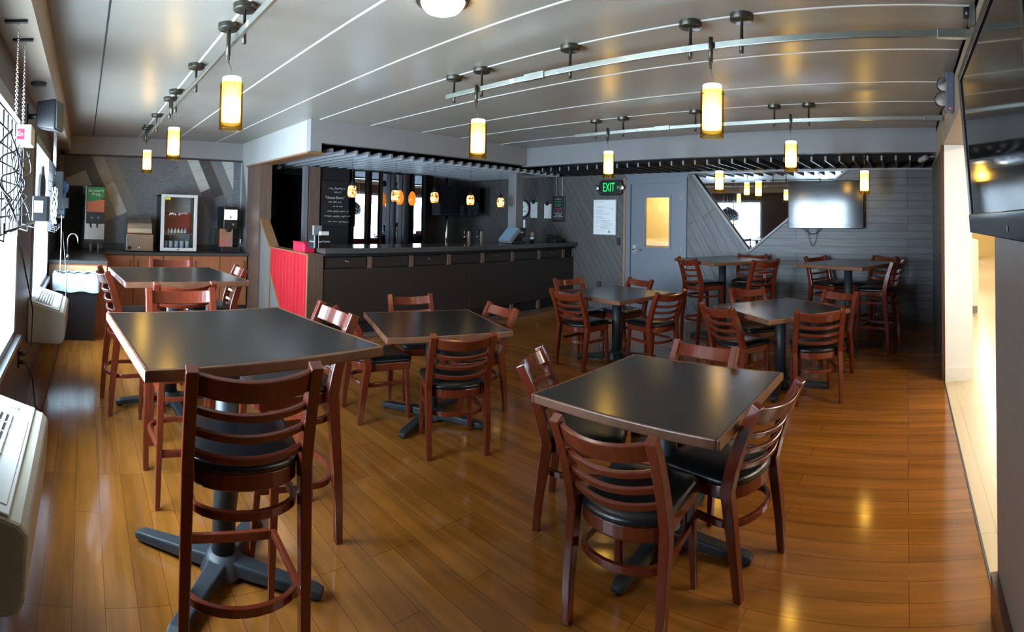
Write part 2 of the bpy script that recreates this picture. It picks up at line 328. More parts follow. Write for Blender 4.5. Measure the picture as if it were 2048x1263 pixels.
# window side: beam along the ceiling, wall with two windows
struct(MB().box(XL - 0.2, -0.245, -0.6, YT, 2.45, ZC).build('beam_left', 'tan'))
W = [(1.78, 3.40, 0.74, 2.19), (4.50, 6.35, 0.74, 2.19)]
mb = MB(); X0, X1 = XL - 0.16, XL
mb.box(X0, X1, -0.6, 8.8, 0, 0.74); mb.box(X0, X1, -0.6, 8.8, 2.19, 2.46)
mb.box(X0, X1, -0.6, 1.78, 0.74, 2.19); mb.box(X0, X1, 3.40, 4.50, 0.74, 2.19); mb.box(X0, X1, 6.35, 8.8, 0.74, 2.19)
struct(mb.build('wall_left', 'darkpost'))
for i, (y0, y1, z0, z1) in enumerate(W):
    mb = MB(); t = 0.045; xa, xb = XL - 0.12, XL + 0.012
    mb.box(xa, xb, y0 - 0.03, y0 + t, z0, z1); mb.box(xa, xb, y1 - t, y1 + 0.03, z0, z1); mb.box(xa, xb, y0, y1, z1 - t, z1 + 0.03); mb.box(xa, xb, y0, y1, z0, z0 + t)
    ym = (y0 + y1) / 2; mb.box(XL - 0.10, XL - 0.05, ym - 0.025, ym + 0.025, z0, z1)
    fr = struct(mb.build('window_%d' % (i + 1), 'greyplastic'))
    MB().box(XL - 0.078, XL - 0.072, y0 + t, y1 - t, z0 + t, z1 - t).build('pane', 'glass', fr)
    MB().box(XL - 0.02, XL + 0.05, y0 - 0.06, y1 + 0.06, z0 - 0.035, z0).build('sill', 'greyplastic', fr)
# tile wall at the far end
def clip(poly, f):
    out = []
    for i, p in enumerate(poly):
        q = poly[(i + 1) % len(poly)]; a, b = f(p), f(q)
        if a >= 0: out.append(p)
        if a * b < 0:
            t = a / (a - b); out.append((p[0] + (q[0] - p[0]) * t, p[1] + (q[1] - p[1]) * t))
    return out
mb = MB(); mb.box(XL - 0.16, 2.8, YT, YT + 0.12, 0, ZC)
TM = ['slate', pmat('tile_pale', (0.55, 0.56, 0.52), 0.3, 0, 0.06, 9), pmat('tile_sand', (0.36, 0.33, 0.28), 0.35, 0, 0.08, 9), pmat('tile_grey', (0.22, 0.22, 0.215), 0.35, 0, 0.08, 9), pmat('tile_dark', (0.085, 0.08, 0.078), 0.4, 0, 0.1, 9), pmat('tile_violet', (0.10, 0.10, 0.14), 0.4, 0, 0.15, 30)]
def tile_kind(k, a):
    if k in (-2, -3) and -2.05 < a < -1.63: return 2
    if k == 0: return 2 if a < -1.6 else (1 if a < -1.08 else 0)
    if k == -1: return 2 if -1.66 < a < -1.08 else (4 if a < -1.66 else 0)
    if k <= -2: return 2 if (k == -2 and -1.45 < a < -1.08) else (4 if a < -1.5 else 0)
    if k == 1: return 3 if a < -1.0 else 0
    if k == 7: return 3 if a < -1.2 else 0
    if k == 8: return 1 if a < -1.0 else (5 if a < -0.4 else 0)
    if k == 9: return 4 if a < -0.8 else 0
    if k == 10: return 3
    if k >= 11: return 1 if a > -2.1 or k == 11 else 3
    return 0
ca, sa, ts = math.cos(math.radians(24.5)), math.sin(math.radians(24.5)), 0.182
for k in range(-6, 16):
    for j in range(-18, 6):
        b0, a0 = 1.10 + ts * k, -1.10 + ts * j; kind = tile_kind(k, a0 + ts / 2)
        if kind == 0: continue
        n = 4 if kind == 5 else 1; st = ts / n; g = 0.002
        for p in range(n):
            for q in range(n):
                bb, aa = b0 + p * st, a0 + q * st
                poly = [(sa * a + ca * b, -ca * a + sa * b) for a, b in ((aa + g, bb + g), (aa + st - g, bb + g), (aa + st - g, bb + st - g), (aa + g, bb + st - g))]
                for f in (lambda P: P[0] + 0.36, lambda P: 2.52 - P[0], lambda P: P[1] - 0.96, lambda P: 2.455 - P[1]): poly = clip(poly, f) if len(poly) > 2 else []
                if len(poly) > 2: mb.face([(x, YT - 0.004, z) for x, z in poly], kind)
struct(mb.build('wall_back', TM))
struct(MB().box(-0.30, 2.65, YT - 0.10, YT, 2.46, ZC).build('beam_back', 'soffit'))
struct(MB().box(-0.36, 2.65, YT - 0.115, YT, 2.44, 2.46).build('trim_11', 'darkpost'))
# wall at the left end of the bar, with the soffit over it
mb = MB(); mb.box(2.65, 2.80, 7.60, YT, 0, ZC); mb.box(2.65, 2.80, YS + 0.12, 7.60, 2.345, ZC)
struct(mb.build('wall_bar_end', 'soffit_lit'))
mb = MB(); mb.prism([(2.642, 8.55, 0.92), (2.642, 8.20, 0.92), (2.642, 8.20, 1.62), (2.642, 8.55, 2.45)], (0.008, 0, 0)); struct(mb.build('wall_panel_grey', 'greyboard'))
struct(MB().box(2.63, 2.82, 7.57, 8.20, 0, 2.34).build('trim_12', 'oldwood'))
struct(MB().box(2.60, 2.83, YS - 0.03, 8.22, 2.325, 2.345).build('trim_13', 'trimwood'))
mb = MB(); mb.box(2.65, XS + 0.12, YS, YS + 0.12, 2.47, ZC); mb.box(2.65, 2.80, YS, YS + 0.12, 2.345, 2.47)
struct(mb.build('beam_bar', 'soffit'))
struct(MB().box(XS, XS + 0.12, YR, YS + 0.12, 2.45, ZC).build('beam_far', 'soffit_shaded'))
# half wall rising to the post, grey boards then red boards
struct(MB().prism([(2.66, 7.95, 0), (2.66, 7.10, 0), (2.66, 7.10, 1.09), (2.66, 7.16, 1.10), (2.66, 7.95, 1.79)], (0.10, 0, 0)).build('wall_half_grey', 'greyboard'))
struct(MB().prism([(2.645, 7.13, 1.10), (2.645, 7.16, 1.075), (2.645, 7.97, 1.79), (2.645, 7.94, 1.83)], (0.15, 0, 0)).build('trim_14', 'trimwood'))
# back bar wall, dark kitchen opening
mb = MB(); mb.box(2.75, 2.93, YB, YB + 0.1, 0, ZC); mb.box(2.93, 3.72, YB, YB + 0.1, 2.26, ZC); mb.box(3.72, XW + 0.1, YB, YB + 0.1, 0, ZC)
struct(mb.build('wall_back_bar', 'black'))
mb = MB(); mb.box(2.80, 3.85, 9.6, 9.7, 0, ZC); mb.box(2.70, 2.80, YB + 0.1, 9.7, 0, ZC); mb.box(3.85, 3.95, YB + 0.1, 9.7, 0, ZC); mb.box(2.7, 3.95, YB + 0.1, 9.7, 2.6, 2.7); mb.box(2.7, 3.95, YB + 0.1, 9.7, -0.06, 0)
struct(mb.build('wall_kitchen', 'black'))
struct(MB().box(3.38, 3.45, 7.60, 7.68, 0.97, 2.34).build('trim_15', 'trimgrey'))
struct(MB().box(3.47, 3.65, 7.58, 7.68, 0.97, 2.34).build('trim_16', 'oldwood'))
# far wall: boards, door, slanted boards, mirror gap, level boards
DY0, DY1, DZ = 3.49, 4.43, 2.19
mb = MB(); mb.box(XW, XW + 0.12, 4.55, YB, 0, 2.36); struct(mb.build('wall_far_slanted', 'plank_e'))
ML, MR = (3.28, 2.28), (1.55, 1.79); MV = (2.36, 1.13)
mb = MB()
mb.prism([(XW, 3.40, 0), (XW, MV[0], 0), (XW, MV[0], MV[1]), (XW, 3.30, 2.30), (XW, 3.40, 2.36)], (0.12, 0, 0)); struct(mb.build('wall_far_chevron', 'plank_d'))
mb = MB(); mb.prism([(XW, MV[0], 0), (XW, -0.45, 0), (XW, -0.45, 2.36), (XW, 0.85, 2.36), (XW, MV[0], MV[1])], (0.12, 0, 0)); struct(mb.build('wall_far_level', 'plank_h'))
mb = MB(); mb.box(XW + 0.0, XW + 0.12, -0.45, YB, 2.36, ZC); struct(mb.build('wall_far_top', 'black'))
mb = MB(); mb.sweep([(XW - 0.012, 3.29, 2.32), (XW - 0.012, MV[0], MV[1])], 0.03, 0.045, (1, 0, 0)); struct(mb.build('trim_17', 'trimgrey'))
mb = MB(); mb.sweep([(XW - 0.012, MV[0], MV[1]), (XW - 0.012, 0.85, 2.36)], 0.03, 0.045, (1, 0, 0)); struct(mb.build('trim_18', 'trimgrey'))
mb = MB(); mb.prism([(XW + 0.03, 3.4, 2.36), (XW + 0.03, MV[0], MV[1] - 0.1), (XW + 0.03, 0.7, 2.36)], (0.02, 0, 0))
tag(mb.build('wall_mirror', 'mirror'), 'V-shaped mirror set between the slanted and level grey boards', 'mirror')
struct(MB().box(XW - 0.02, XW, -0.36, 3.40, 0, 0.11).build('baseboard_far', 'baseboard'))
struct(MB().box(XW - 0.03, XW + 0.05, 4.52, 4.56, 0, 2.30).build('trim_19', 'trimwood'))
# door
fr = MB(); fr.box(XW - 0.02, XW + 0.13, 3.40, DY0, 0, 2.28); fr.box(XW - 0.02, XW + 0.13, DY1, 4.52, 0, 2.28); fr.box(XW - 0.02, XW + 0.13, DY0, DY1, DZ, 2.28); fr.box(XW + 0.01, XW + 0.13, 3.40, 4.55, 2.28, 2.36); struct(fr.build('trim_20', 'door'))
mb = MB(); dx0, dx1 = XW + 0.01, XW + 0.055; wy0, wy1, wz0, wz1 = 3.72, 4.16, 1.15, 1.96
mb.box(dx0, dx1, DY0, DY1, 0.01, wz0); mb.box(dx0, dx1, DY0, DY1, wz1, DZ); mb.box(dx0, dx1, DY0, wy0, wz0, wz1); mb.box(dx0, dx1, wy1, DY1, wz0, wz1)
dr = struct(mb.build('door_1', 'door'))
mb = MB(); e = 0.035
mb.box(dx0 - 0.012, dx0, wy0 - e, wy0, wz0 - e, wz1 + e); mb.box(dx0 - 0.012, dx0, wy1, wy1 + e, wz0 - e, wz1 + e); mb.box(dx0 - 0.012, dx0, wy0, wy1, wz0 - e, wz0); mb.box(dx0 - 0.012, dx0, wy0, wy1, wz1, wz1 + e)
mb.build('window_frame', 'door', dr)
MB().box(dx0 + 0.015, dx0 + 0.021, wy0, wy1, wz0, wz1).build('pane', 'clear', dr)
mb = MB(); mb.box(dx0 - 0.008, dx0, 4.33, 4.39, 1.04, 1.17); mb.tube([(dx0 - 0.005, 4.36, 1.10), (dx0 - 0.06, 4.36, 1.10), (dx0 - 0.065, 4.34, 1.10), (dx0 - 0.065, 4.22, 1.095)], 0.012); lab(mb.build('door_handle', 'chrome', dr), 'silver lever handle')
for z in (0.3, 1.05, 1.9): lab(MB().box(dx0 - 0.006, dx0 + 0.004, DY0 - 0.006, DY0 + 0.022, z, z + 0.13).build('hinge', 'chrome', dr), 'silver hinge')
# lit yellow room behind the door
mb = MB(); mb.box(9.0, 9.1, 2.6, 5.2, 0, 2.6); mb.box(XW + 0.12, 9.1, 2.5, 2.6, 0, 2.6); mb.box(XW + 0.12, 9.1, 5.2, 5.3, 0, 2.6); mb.box(XW + 0.12, 9.1, 2.5, 5.3, 2.6, 2.7); mb.box(XW + 0.12, 9.1, 2.5, 5.3, -0.06, 0)
struct(mb.build('wall_side_room', 'yellow'))
struct(MB().box(8.96, 9.0, 2.6, 5.2, 1.10, 1.17).build('trim_21', 'white'))
tag(MB().box(8.985, 8.995, 4.18, 4.34, 1.30, 1.55).build('wall_notice', 'paper'), 'white notice on the yellow wall seen through the door window', 'notice')
# right side: wall with the big opening to the corridor
OX0, OX1, OZ = 2.15, 5.27, 2.36
mb = MB(); mb.box(-0.6, OX0, YR - 0.29, YR, 0, ZC); struct(mb.build('wall_right', 'taupe'))
struct(MB().box(OX0, OX1, YR - 0.29, YR, OZ, ZC).build('beam_opening', 'tan'))
struct(MB().box(OX1, XW, YR - 0.29, YR - 0.01, 0, ZC).build('wall_right_far', 'white'))
struct(MB().box(OX1 + 0.02, XW, YR - 0.01, YR, 0, 2.36).build('wall_right_boards', 'plank_x'))
struct(MB().box(OX1 + 0.02, XW, YR - 0.01, YR, 2.36, ZC).build('wall_right_top', 'tan'))
struct(MB().box(OX1, OX1 + 0.09, YR - 0.012, YR + 0.02, 0, OZ).build('trim_22', 'baseboard'))
struct(MB().box(-0.4, OX0, YR, YR + 0.03, 0, 0.17).build('baseboard_right', 'baseboard'))
struct(MB().box(OX1 - 0.015, OX1, YR - 0.29, YR - 0.01, 0, 0.13).build('baseboard_opening', 'white'))
struct(MB().box(-0.6, XL, -0.6, -0.36, 0, ZC).build('wall_corner', 'taupe'))
struct(MB().box(-0.6, OX0, YR - 0.40, YR - 0.29, 0, ZC).build('wall_behind', 'taupe'))
# corridor
struct(MB().box(1.6, 26, -6.0, YR, 2.70, 2.78).build('ceiling_corridor', 'white'))
struct(MB().box(22.5, 22.6, -6, 0.3, 0, 2.7).build('wall_corridor_end', 'yellow'))
struct(MB().box(1.6, 26, -6.1, -6.0, 0, 2.7).build('wall_corridor_side', 'yellow'))
struct(MB().box(XW + 0.13, 26, YR - 0.29, YR, 0, 2.7).build('wall_corridor_left', 'yellow'))
struct(MB().box(1.5, 1.6, -6.1, YR - 0.29, 0, 2.7).build('wall_corridor_near', 'yellow'))
t = thing('service_counter', 'white counter block standing in the bright corridor beyond the opening', 'counter', (9.0, -1.0, 0))
MB().box(0, 1.6, -0.22, 0.25, 0.12, 1.25).build('body', 'white', t); MB().box(0.02, 1.58, -0.20, 0.23, 0, 0.12).build('plinth', 'greyplastic', t)
for x in (3.6, 6.5, 10.5, 15.0, 19.5):
    o = tag(MB().box(x - 0.6, x + 0.6, -2.3, -1.7, 2.655, 2.70).build('corridor_light', ['tube']), 'flat bright ceiling light in the corridor', 'ceiling light', 'corridor ceiling lights')

# ------------------------------------------------------------------ tables
def make_table(kind):
    H, S = (1.065, 0.97) if kind == 'bar' else (0.76, 0.955)
    t = thing('bar_table' if kind == 'bar' else 'dining_table', '', 'table')
    h = S / 2; e = 0.017
    top = MB().box(-h + e, h - e, -h + e, h - e, H - 0.032, H).build('tabletop', 'laminate', t)
    mb = MB()
    for (a0, a1, b0, b1) in ((-h, h, -h, -h + e), (-h, h, h - e, h), (-h, -h + e, -h + e, h - e), (h - e, h, -h + e, h - e)): mb.box(a0, a1, b0, b1, H - 0.042, H + 0.001)
    lab(mb.build('edge_band', 'edge', top, bevel=0.006), 'worn pale wooden edge')
    MB().cyl((0, 0, 0), 0.052, 0.075, H - 0.05).build('column', 'iron', t)
    mb = MB(); mb.box(-0.22, 0.22, -0.03, 0.03, H - 0.055, H - 0.033); mb.box(-0.03, 0.03, -0.22, 0.22, H - 0.055, H - 0.033); mb.build('top_plate', 'iron', t)
    MB().lathe([(0.0, 0.105), (0.065, 0.10), (0.085, 0.07), (0.10, 0.02)], n=20).build('hub', 'iron', t)
    for k in range(4):
        a = PI / 4 + k * PI / 2; d = Vector((math.cos(a), math.sin(a), 0))
        mb = MB(); mb.sweep([d * 0.05 + Vector((0, 0, 0.055)), d * 0.25 + Vector((0, 0, 0.045)), d * 0.42 + Vector((0, 0, 0.033)), d * 0.455 + Vector((0, 0, 0.028))], [0.085, 0.07, 0.062, 0.05], [0.06, 0.048, 0.04, 0.028], (0, 0, 1))
        f = mb.build('foot', 'iron', t, bevel=0.008)
        MB().cyl((d.x * 0.425, d.y * 0.425, 0), 0.018, 0.0, 0.02, 10).build('glide', 'plastic', f)
    return t
bar_t = make_table('bar'); din_t = make_table('dining')
TB = [('bar', 0.655, 2.25, 0.09, 'tall square dark table nearest the window, at the left front'),
      ('bar', 0.755, 4.29, 0.085, 'tall square dark table at the back left, before the drink counter'),
      ('bar', 6.77, 2.49, -0.60, 'tall square dark table below the V-shaped mirror, beside the grey door'),
      ('bar', 6.60, 0.75, -0.45, 'tall square dark table at the back right, below the wall television'),
      ('dining', 2.592, 3.273, -0.368, 'low square dark table before the middle of the bar'),
      ('dining', 2.387, 1.172, -0.02, 'low square dark table at the right front with two lamp reflections'),
      ('dining', 5.14, 3.17, -0.195, 'low square dark table at the right end of the bar, near the exit sign'),
      ('dining', 4.945, 1.218, -0.687, 'low square dark table turned cornerwise in the right half of the room')]
used = set()
for kind, x, y, r, l in TB:
    src = bar_t if kind == 'bar' else din_t; g = 'tall pedestal tables' if kind == 'bar' else 'low pedestal tables'
    if kind not in used:
        used.add(kind); src.location = (x, y, 0); src.rotation_euler = (0, 0, r); src['label'] = l; src['group'] = g
    else: src = dup(src, (x, y, 0), r, l, g)
    if (x, y) in ((0.755, 4.29), (2.387, 1.172)):      # these two stand with the cross base square to the top
        for c in C.objects:
            if c.parent == src and c.name.startswith('foot'): c.rotation_euler.z = PI / 4

# ------------------------------------------------------------------ chairs (local +Y is the way the sitter faces; origin between the rear feet)
def seat_outline(inset, n=7):
    """Half-round at the back, wider and nearly straight at the front."""
    pts = []
    for i in range(2 * n + 1):                      # back arc from right to left
        a = -PI * i / (2 * n); pts.append((math.cos(a) * 0.198, 0.115 + math.sin(a) * 0.118))
    pts += [(-0.204, 0.25), (-0.208, 0.37), (-0.200, 0.422), (-0.175, 0.440), (-0.09, 0.449), (0.0, 0.452), (0.09, 0.449), (0.175, 0.440), (0.200, 0.422), (0.208, 0.37), (0.204, 0.25)]
    c = Vector((0, 0.24)); out = []
    for p in pts:
        d = Vector(p) - c; l = d.length; out.append(c + d * ((l - inset) / l))
    return out
def ring(inset, z): return [(p.x, p.y, z) for p in seat_outline(inset)]
def make_chair(kind):
    bar = kind == 'bar'
    zs, zt = (0.735, 1.105) if bar else (0.445, 0.835)
    t = thing('bar_stool' if bar else 'dining_chair', '', 'bar stool' if bar else 'chair')
    top = -0.055 if bar else -0.095
    def post_y(z):
        if z < zs: u = z / zs; return 0.055 * (u ** 1.3)
        u = (z - zs) / (zt - zs); return 0.055 + (top - 0.055) * (0.55 * u + 0.45 * u * u)
    for s in (-1, 1):
        zz = [0, 0.15, 0.3, zs - 0.12, zs, zs + 0.1, zs + 0.2, zs + 0.3, zt] if not bar else [0, 0.2, 0.4, 0.6, zs, zs + 0.1, zs + 0.2, zs + 0.3, zt]
        pts = [(s * (0.202 - 0.006 * (z < 0.05)), post_y(z), z) for z in zz]
        wd = [0.034 + 0.008 * min(1, z / zs) for z in zz]; dp = [0.036 + 0.022 * min(1, z / zs) - 0.012 * max(0, (z - zs) / (zt - zs)) for z in zz]
        MB().sweep(pts, dp, wd, [(1, 0, 0)] * len(zz)).build('back_post', 'mahog', t, bevel=0.004)
    def rail(zc, h, th, bow, name):
        y = post_y(zc); sl = post_y(zc + 0.02) - post_y(zc - 0.02); up = Vector((0, sl / 0.04, 1)).normalized()
        pts = [(0.192 * u, y - bow * (1 - u * u), zc - 0.017 * (1 - u * u)) for u in [i / 8 - 1 for i in range(17)]]
        MB().sweep(pts, th, h, [up] * 17, smooth=False).build(name, 'mahog', t, bevel=0.004)
    rail(zt - 0.050, 0.080, 0.020, 0.052, 'top_rail')
    sp = 0.070 if not bar else 0.078
    for k in range(3): rail(zt - 0.145 - k * sp, 0.026, 0.019, 0.050, 'back_slat')
    # seat
    MB().loft([ring(0.012, zs - 0.058), ring(0.008, zs - 0.05), ring(0.008, zs + 0.0)]).build('seat_frame', 'mahog', t, bevel=0.003)
    cu = MB(); cu.loft([ring(0.012, zs + 0.0), ring(0.002, zs + 0.006), ring(-0.002, zs + 0.016), ring(0.004, zs + 0.028), ring(0.022, zs + 0.039), ring(0.06, zs + 0.046), ring(0.12, zs + 0.049)], smooth=True)
    cu.build('seat_cushion', 'vinyl', t)
    # front legs
    for s in (-1, 1):
        ft = 0.43 if bar else 0.425
        MB().sweep([(s * 0.184, ft + (0.004 if bar else -0.005), 0), (s * 0.180, ft - 0.02, zs * 0.5), (s * 0.176, 0.392, zs - 0.01)], [0.026, 0.034, 0.038], [0.026, 0.034, 0.038], (0, 1, 0)).build('front_leg', 'mahog', t, bevel=0.004)
    def hoop(z, out, name='stretcher'):
        o = [p for p in seat_outline(out)]
        n = 15; arc = o[:n]; path = [(0.178, 0.395, z)] + [(p.x * 0.97, p.y, z) for p in arc] + [(-0.178, 0.395, z)]
        MB().sweep(path, 0.020, 0.030, (0, 0, 1)).build(name, 'mahog', t, bevel=0.003)
    if bar:
        hoop(0.60, 0.012); hoop(0.30, -0.006, 'footrest_hoop')
        MB().sweep([(-0.178, 0.412, 0.285), (0.178, 0.412, 0.285)], 0.022, 0.036, (0, 0, 1)).build('footrest_bar', 'mahog', t, bevel=0.003)
    else: hoop(0.285, 0.010)
    return t, top
stool, st_top = make_chair('bar'); chair, ch_top = make_chair('dining')
CH = [  # kind, place, way it faces, label
 ('d', 2.27, 1.85, (0.451, -0.892), 'chair left of the right front table, seen from its side'),
 ('d', 2.95, 1.234, (-0.993, 0.12), 'chair whose top rail alone shows above the right front table'),
 ('d', 1.717, 1.067, (0.998, 0.07), 'nearest low chair, back to the viewer at the right front table'),
 ('d', 2.327, 0.657, (0.24, 0.971), 'chair on the right of the right front table, beside open floor'),
 ('d', 2.327, 2.637, (0.459, 0.888), 'chair with its back to the viewer at the table before the bar'),
 ('d', 3.207, 3.209, (-0.979, 0.204), 'chair on the right side of the table before the bar'),
 ('d', 2.954, 4.05, (-0.331, -0.944), 'chair beyond the table before the bar, against the dark panels'),
 ('d', 2.084, 3.654, (0.985, -0.17), 'chair between the left front tall table and the bar-side low table'),
 ('b', 0.56, 1.638, (0.143, 0.99), 'nearest tall stool, back to the viewer at the left front table'),
 ('b', 1.251, 2.465, (-0.998, 0.06), 'tall stool right of the left front table, curved leg in full view'),
 ('b', 0.62, 3.206, (-0.0, -1.0), 'tall stool beyond the left front table, pale light on its posts'),
 ('b', 0.22, 4.227, (0.993, 0.12), 'tall stool on the window side of the back left table, seen edge-on'),
 ('b', 0.891, 5.215, (-0.08, -0.997), 'tall stool on the far side of the back left table, before the cabinets'),
 ('b', 1.345, 4.498, (-0.995, 0.1), 'tall stool right of the back left table, near the grey half wall'),
 ('b', 0.695, 3.555, (-0.1, 0.995), 'tall stool between the two left tables, facing the back left table'),
 ('d', 4.535, 3.381, (0.995, -0.102), 'chair at the bar-end table, its back to the front left'),
 ('d', 5.099, 2.523, (0.34, 0.94), 'chair at the bar-end table, its back to the front right'),
 ('d', 5.398, 4.009, (-0.31, -0.951), 'chair at the bar-end table, on the side next to the bar panels'),
 ('d', 5.873, 3.336, (-0.956, 0.292), 'chair at the bar-end table, on the side next to the grey door'),
 ('d', 4.523, 1.651, (0.892, -0.451), 'chair at the cornerwise table, its back to the left front'),
 ('d', 4.537, 0.776, (0.94, 0.341), 'chair at the cornerwise table, its back square to the viewer'),
 ('d', 5.599, 1.737, (-0.751, -0.661), 'chair at the cornerwise table, far left, below the mirror'),
 ('d', 5.604, 0.766, (-0.902, 0.431), 'chair at the cornerwise table, far right, pale edge showing'),
 ('b', 6.348, 2.793, (0.83, -0.558), 'tall stool in front of the grey door at the mirror table'),
 ('b', 7.363, 2.249, (-0.997, -0.082), 'tall stool behind the mirror table, under the mirror tip'),
 ('b', 6.41, 1.803, (0.541, 0.841), 'tall stool on the right of the mirror table, its back to the viewer'),
 ('b', 7.211, 1.243, (-0.522, -0.853), 'tall stool on the left of the table under the television'),
 ('b', 7.272, 0.341, (-0.8, 0.6), 'tall stool behind the table under the television'),
 ('b', 6.492, 0.166, (0.319, 0.948), 'rightmost tall stool, nearest the bright opening'),
]
first = set()
for k, x, y, f, l in CH:
    f = Vector((f[0], f[1], 0)).normalized(); src, off = (stool, st_top) if k == 'b' else (chair, ch_top)
    p = Vector((x, y, 0)); rz = math.atan2(-f.x, f.y)
    l = (('mahogany ' + l)); g = 'ladder-back bar stools' if k == 'b' else 'ladder-back dining chairs'
    if k not in first:
        first.add(k); src.location = p; src.rotation_euler = (0, 0, rz); src['label'] = l; src['group'] = g
    else: dup(src, p, rz, l, g)

# ------------------------------------------------------------------ track lights
def track(x, y0, y1, stands, couplers, label, stickers):
    t = thing('light_track', label, 'light track', (x, y0, 2.57))
    ln = y1 - y0
    MB().box(-0.011, 0.011, 0, ln, 0.0, 0.036).build('rail', 'rail', t, bevel=0.002)
    for y in stands:
        s = MB(); yy = y - y0; s.lathe([(0.009, 0.158), (0.009, 0.05), (0.013, 0.05), (0.013, -0.035), (0.0, -0.035)], (0.024, yy, 0), 12); s.box(0.01, 0.03, yy - 0.008, yy + 0.008, 0.008, 0.028)
        o = s.build('standoff', 'bronze', t)
        MB().lathe([(0.0, 0.150), (0.064, 0.150), (0.067, 0.155), (0.067, 0.184)], (0.024, yy, 0), 28).build('canopy', 'bronze', o)
    for y in couplers:
        MB().box(-0.02, 0.016, y - y0 - 0.09, y - y0 + 0.09, -0.006, 0.042).build('coupler', 'rail', t, bevel=0.002)
    for y in stickers: lab(MB().box(-0.0125, -0.011, y - y0 - 0.02, y - y0 + 0.02, 0.004, 0.032).build('sticker', 'paper', t), 'white sticker')
    return t
track(0.825, 1.6, 7.55, [2.784, 3.115, 4.055, 4.983, 5.337, 6.316, 7.188, 7.40], [5.9, 1.85], 'long metal light track running above the two left tables', [2.62])
track(2.744, YR + 0.02, 3.345, [0.912, 1.226, 2.095, 2.949, 3.28], [2.382, -0.25], 'middle light track carrying the pendant by the bar and the big right pendant', [2.593])
track(5.035, YR + 0.02, 3.72, [0.967, 1.318, 2.174, 3.063, 3.435], [2.552, -0.25], 'farther light track running just before the far soffit', [2.82])
def make_pendant():
    t = thing('pendant_lamp', '', 'pendant lamp')
    MB().lathe([(0.0, 0.56), (0.013, 0.56), (0.013, 0.42), (0.009, 0.42), (0.006, 0.38), (0.0, 0.38)], (-0.026, 0, 0), 12).build('connector', 'bronze', t)
    MB().tube([(-0.026, 0, 0.40), (-0.004, 0, 0.34), (0, 0, 0.29)], 0.002, 6).build('cord', 'bronze', t)
    MB().lathe([(0.0, 0.296), (0.052, 0.296), (0.0545, 0.292), (0.0545, 0.045), (0.050, 0.045)], n=28).build('inner_diffuser', 'lampin', t)
    sh = MB().lathe([(0.066, 0.262), (0.066, 0.0)], n=32).build('outer_shade', 'amber', t)
    mb = MB(); mb.tube([(0.066 * math.cos(a), 0.066 * math.sin(a), 0.0) for a in [2 * PI * i / 32 for i in range(32)]], 0.002, 6, closed=True); mb.build('shade_rim', 'amber', sh)
    for a in (0.5, 2.6, 4.7):
        d = Vector((math.cos(a), math.sin(a), 0)); mb = MB(); mb.tube([d * 0.054 + Vector((0, 0, 0.24)), d * 0.074 + Vector((0, 0, 0.24))], 0.003, 6); mb.build('screw', 'bronze', sh)
    return t
PL = [(0.812, 2.88, 2.068, 'largest amber glass pendant lamp, above the left front tall table'),
      (0.812, 4.82, 2.067, 'middle amber glass pendant lamp of the left track'),
      (0.812, 6.90, 2.078, 'smallest amber glass pendant lamp of the left track, before the tile wall'),
      (2.744, 2.955, 2.055, 'amber glass pendant lamp hanging in front of the bar soffit'),
      (2.744, 1.078, 2.069, 'big amber glass pendant lamp at the right, above the right front table'),
      (5.035, 3.24, 2.079, 'amber glass pendant lamp left of the exit sign, on the farther track'),
      (5.035, 1.14, 2.087, 'amber glass pendant lamp hanging before the wall television, on the farther track'),
      (6.68, 2.51, 1.975, 'amber glass pendant lamp hung from the slats over the mirror table'),
      (6.68, 0.549, 1.940, 'amber glass pendant lamp hung from the slats beside the wall television')]
pend = make_pendant()
for i, (x, y, z, l) in enumerate(PL):
    if i == 0: o = pend; o.location = (x, y, z); o['label'] = l; o['group'] = 'amber pendant lamps'
    else: o = dup(pend, (x, y, z), 0, l, 'amber pendant lamps')
# dome light in the ceiling
t = thing('dome_light', 'round flush ceiling light at the top edge of the picture', 'ceiling light', (1.74, 2.17, ZC))
MB().lathe([(0.0, -0.075), (0.05, -0.072), (0.09, -0.055), (0.115, -0.025), (0.12, 0)], n=32).build('diffuser', 'dome', t)
MB().lathe([(0.12, -0.012), (0.14, -0.012), (0.145, 0.0)], n=32).build('trim_ring', 'bronze', t)

# ------------------------------------------------------------------ slats
slat_b = None
for k in range(27):
    x = 2.786 + 0.1785 * k
    if x > XW - 0.05: break
    if slat_b is None:
        slat_b = tag(MB().box(-0.016, 0.016, 0, 2.52, 0, 0.066).build('ceiling_slat', pmat('grey_slat_paint', (0.24, 0.25, 0.265), 0.45, 0, 0.08)), 'grey wooden slat hung edge-on below the black ceiling over the bar', 'slat', 'slats over the bar'); o = slat_b
    else: o = slat_b.copy(); C.objects.link(o)
    o.location = (x, YS + 0.03, 2.35)
slat_c = None
for k in range(33):
    y = 5.50 - 0.1785 * k
    if y < -0.33: break
    if slat_c is None:
        slat_c = tag(MB().box(0, 1.02, -0.012, 0.012, 0, 0.062).build('ceiling_slat', pmat('dark_slat_paint', (0.03, 0.03, 0.034), 0.5, 0, 0.08)), 'dark wooden slat hung edge-on below the black ceiling before the far wall', 'slat', 'slats before the far wall')
        o = slat_c
        o.data.materials.append(M['trimgrey'])
        for p in o.data.polygons:
            if p.normal.x < -0.9: p.material_index = 1
    else: o = slat_c.copy(); C.objects.link(o)
    o.location = (XS + 0.05, y, 2.355)
struct(MB().box(XW - 0.04, XW, -0.36, 3.4, 2.33, 2.36).build('trim_23', 'trimgrey'))

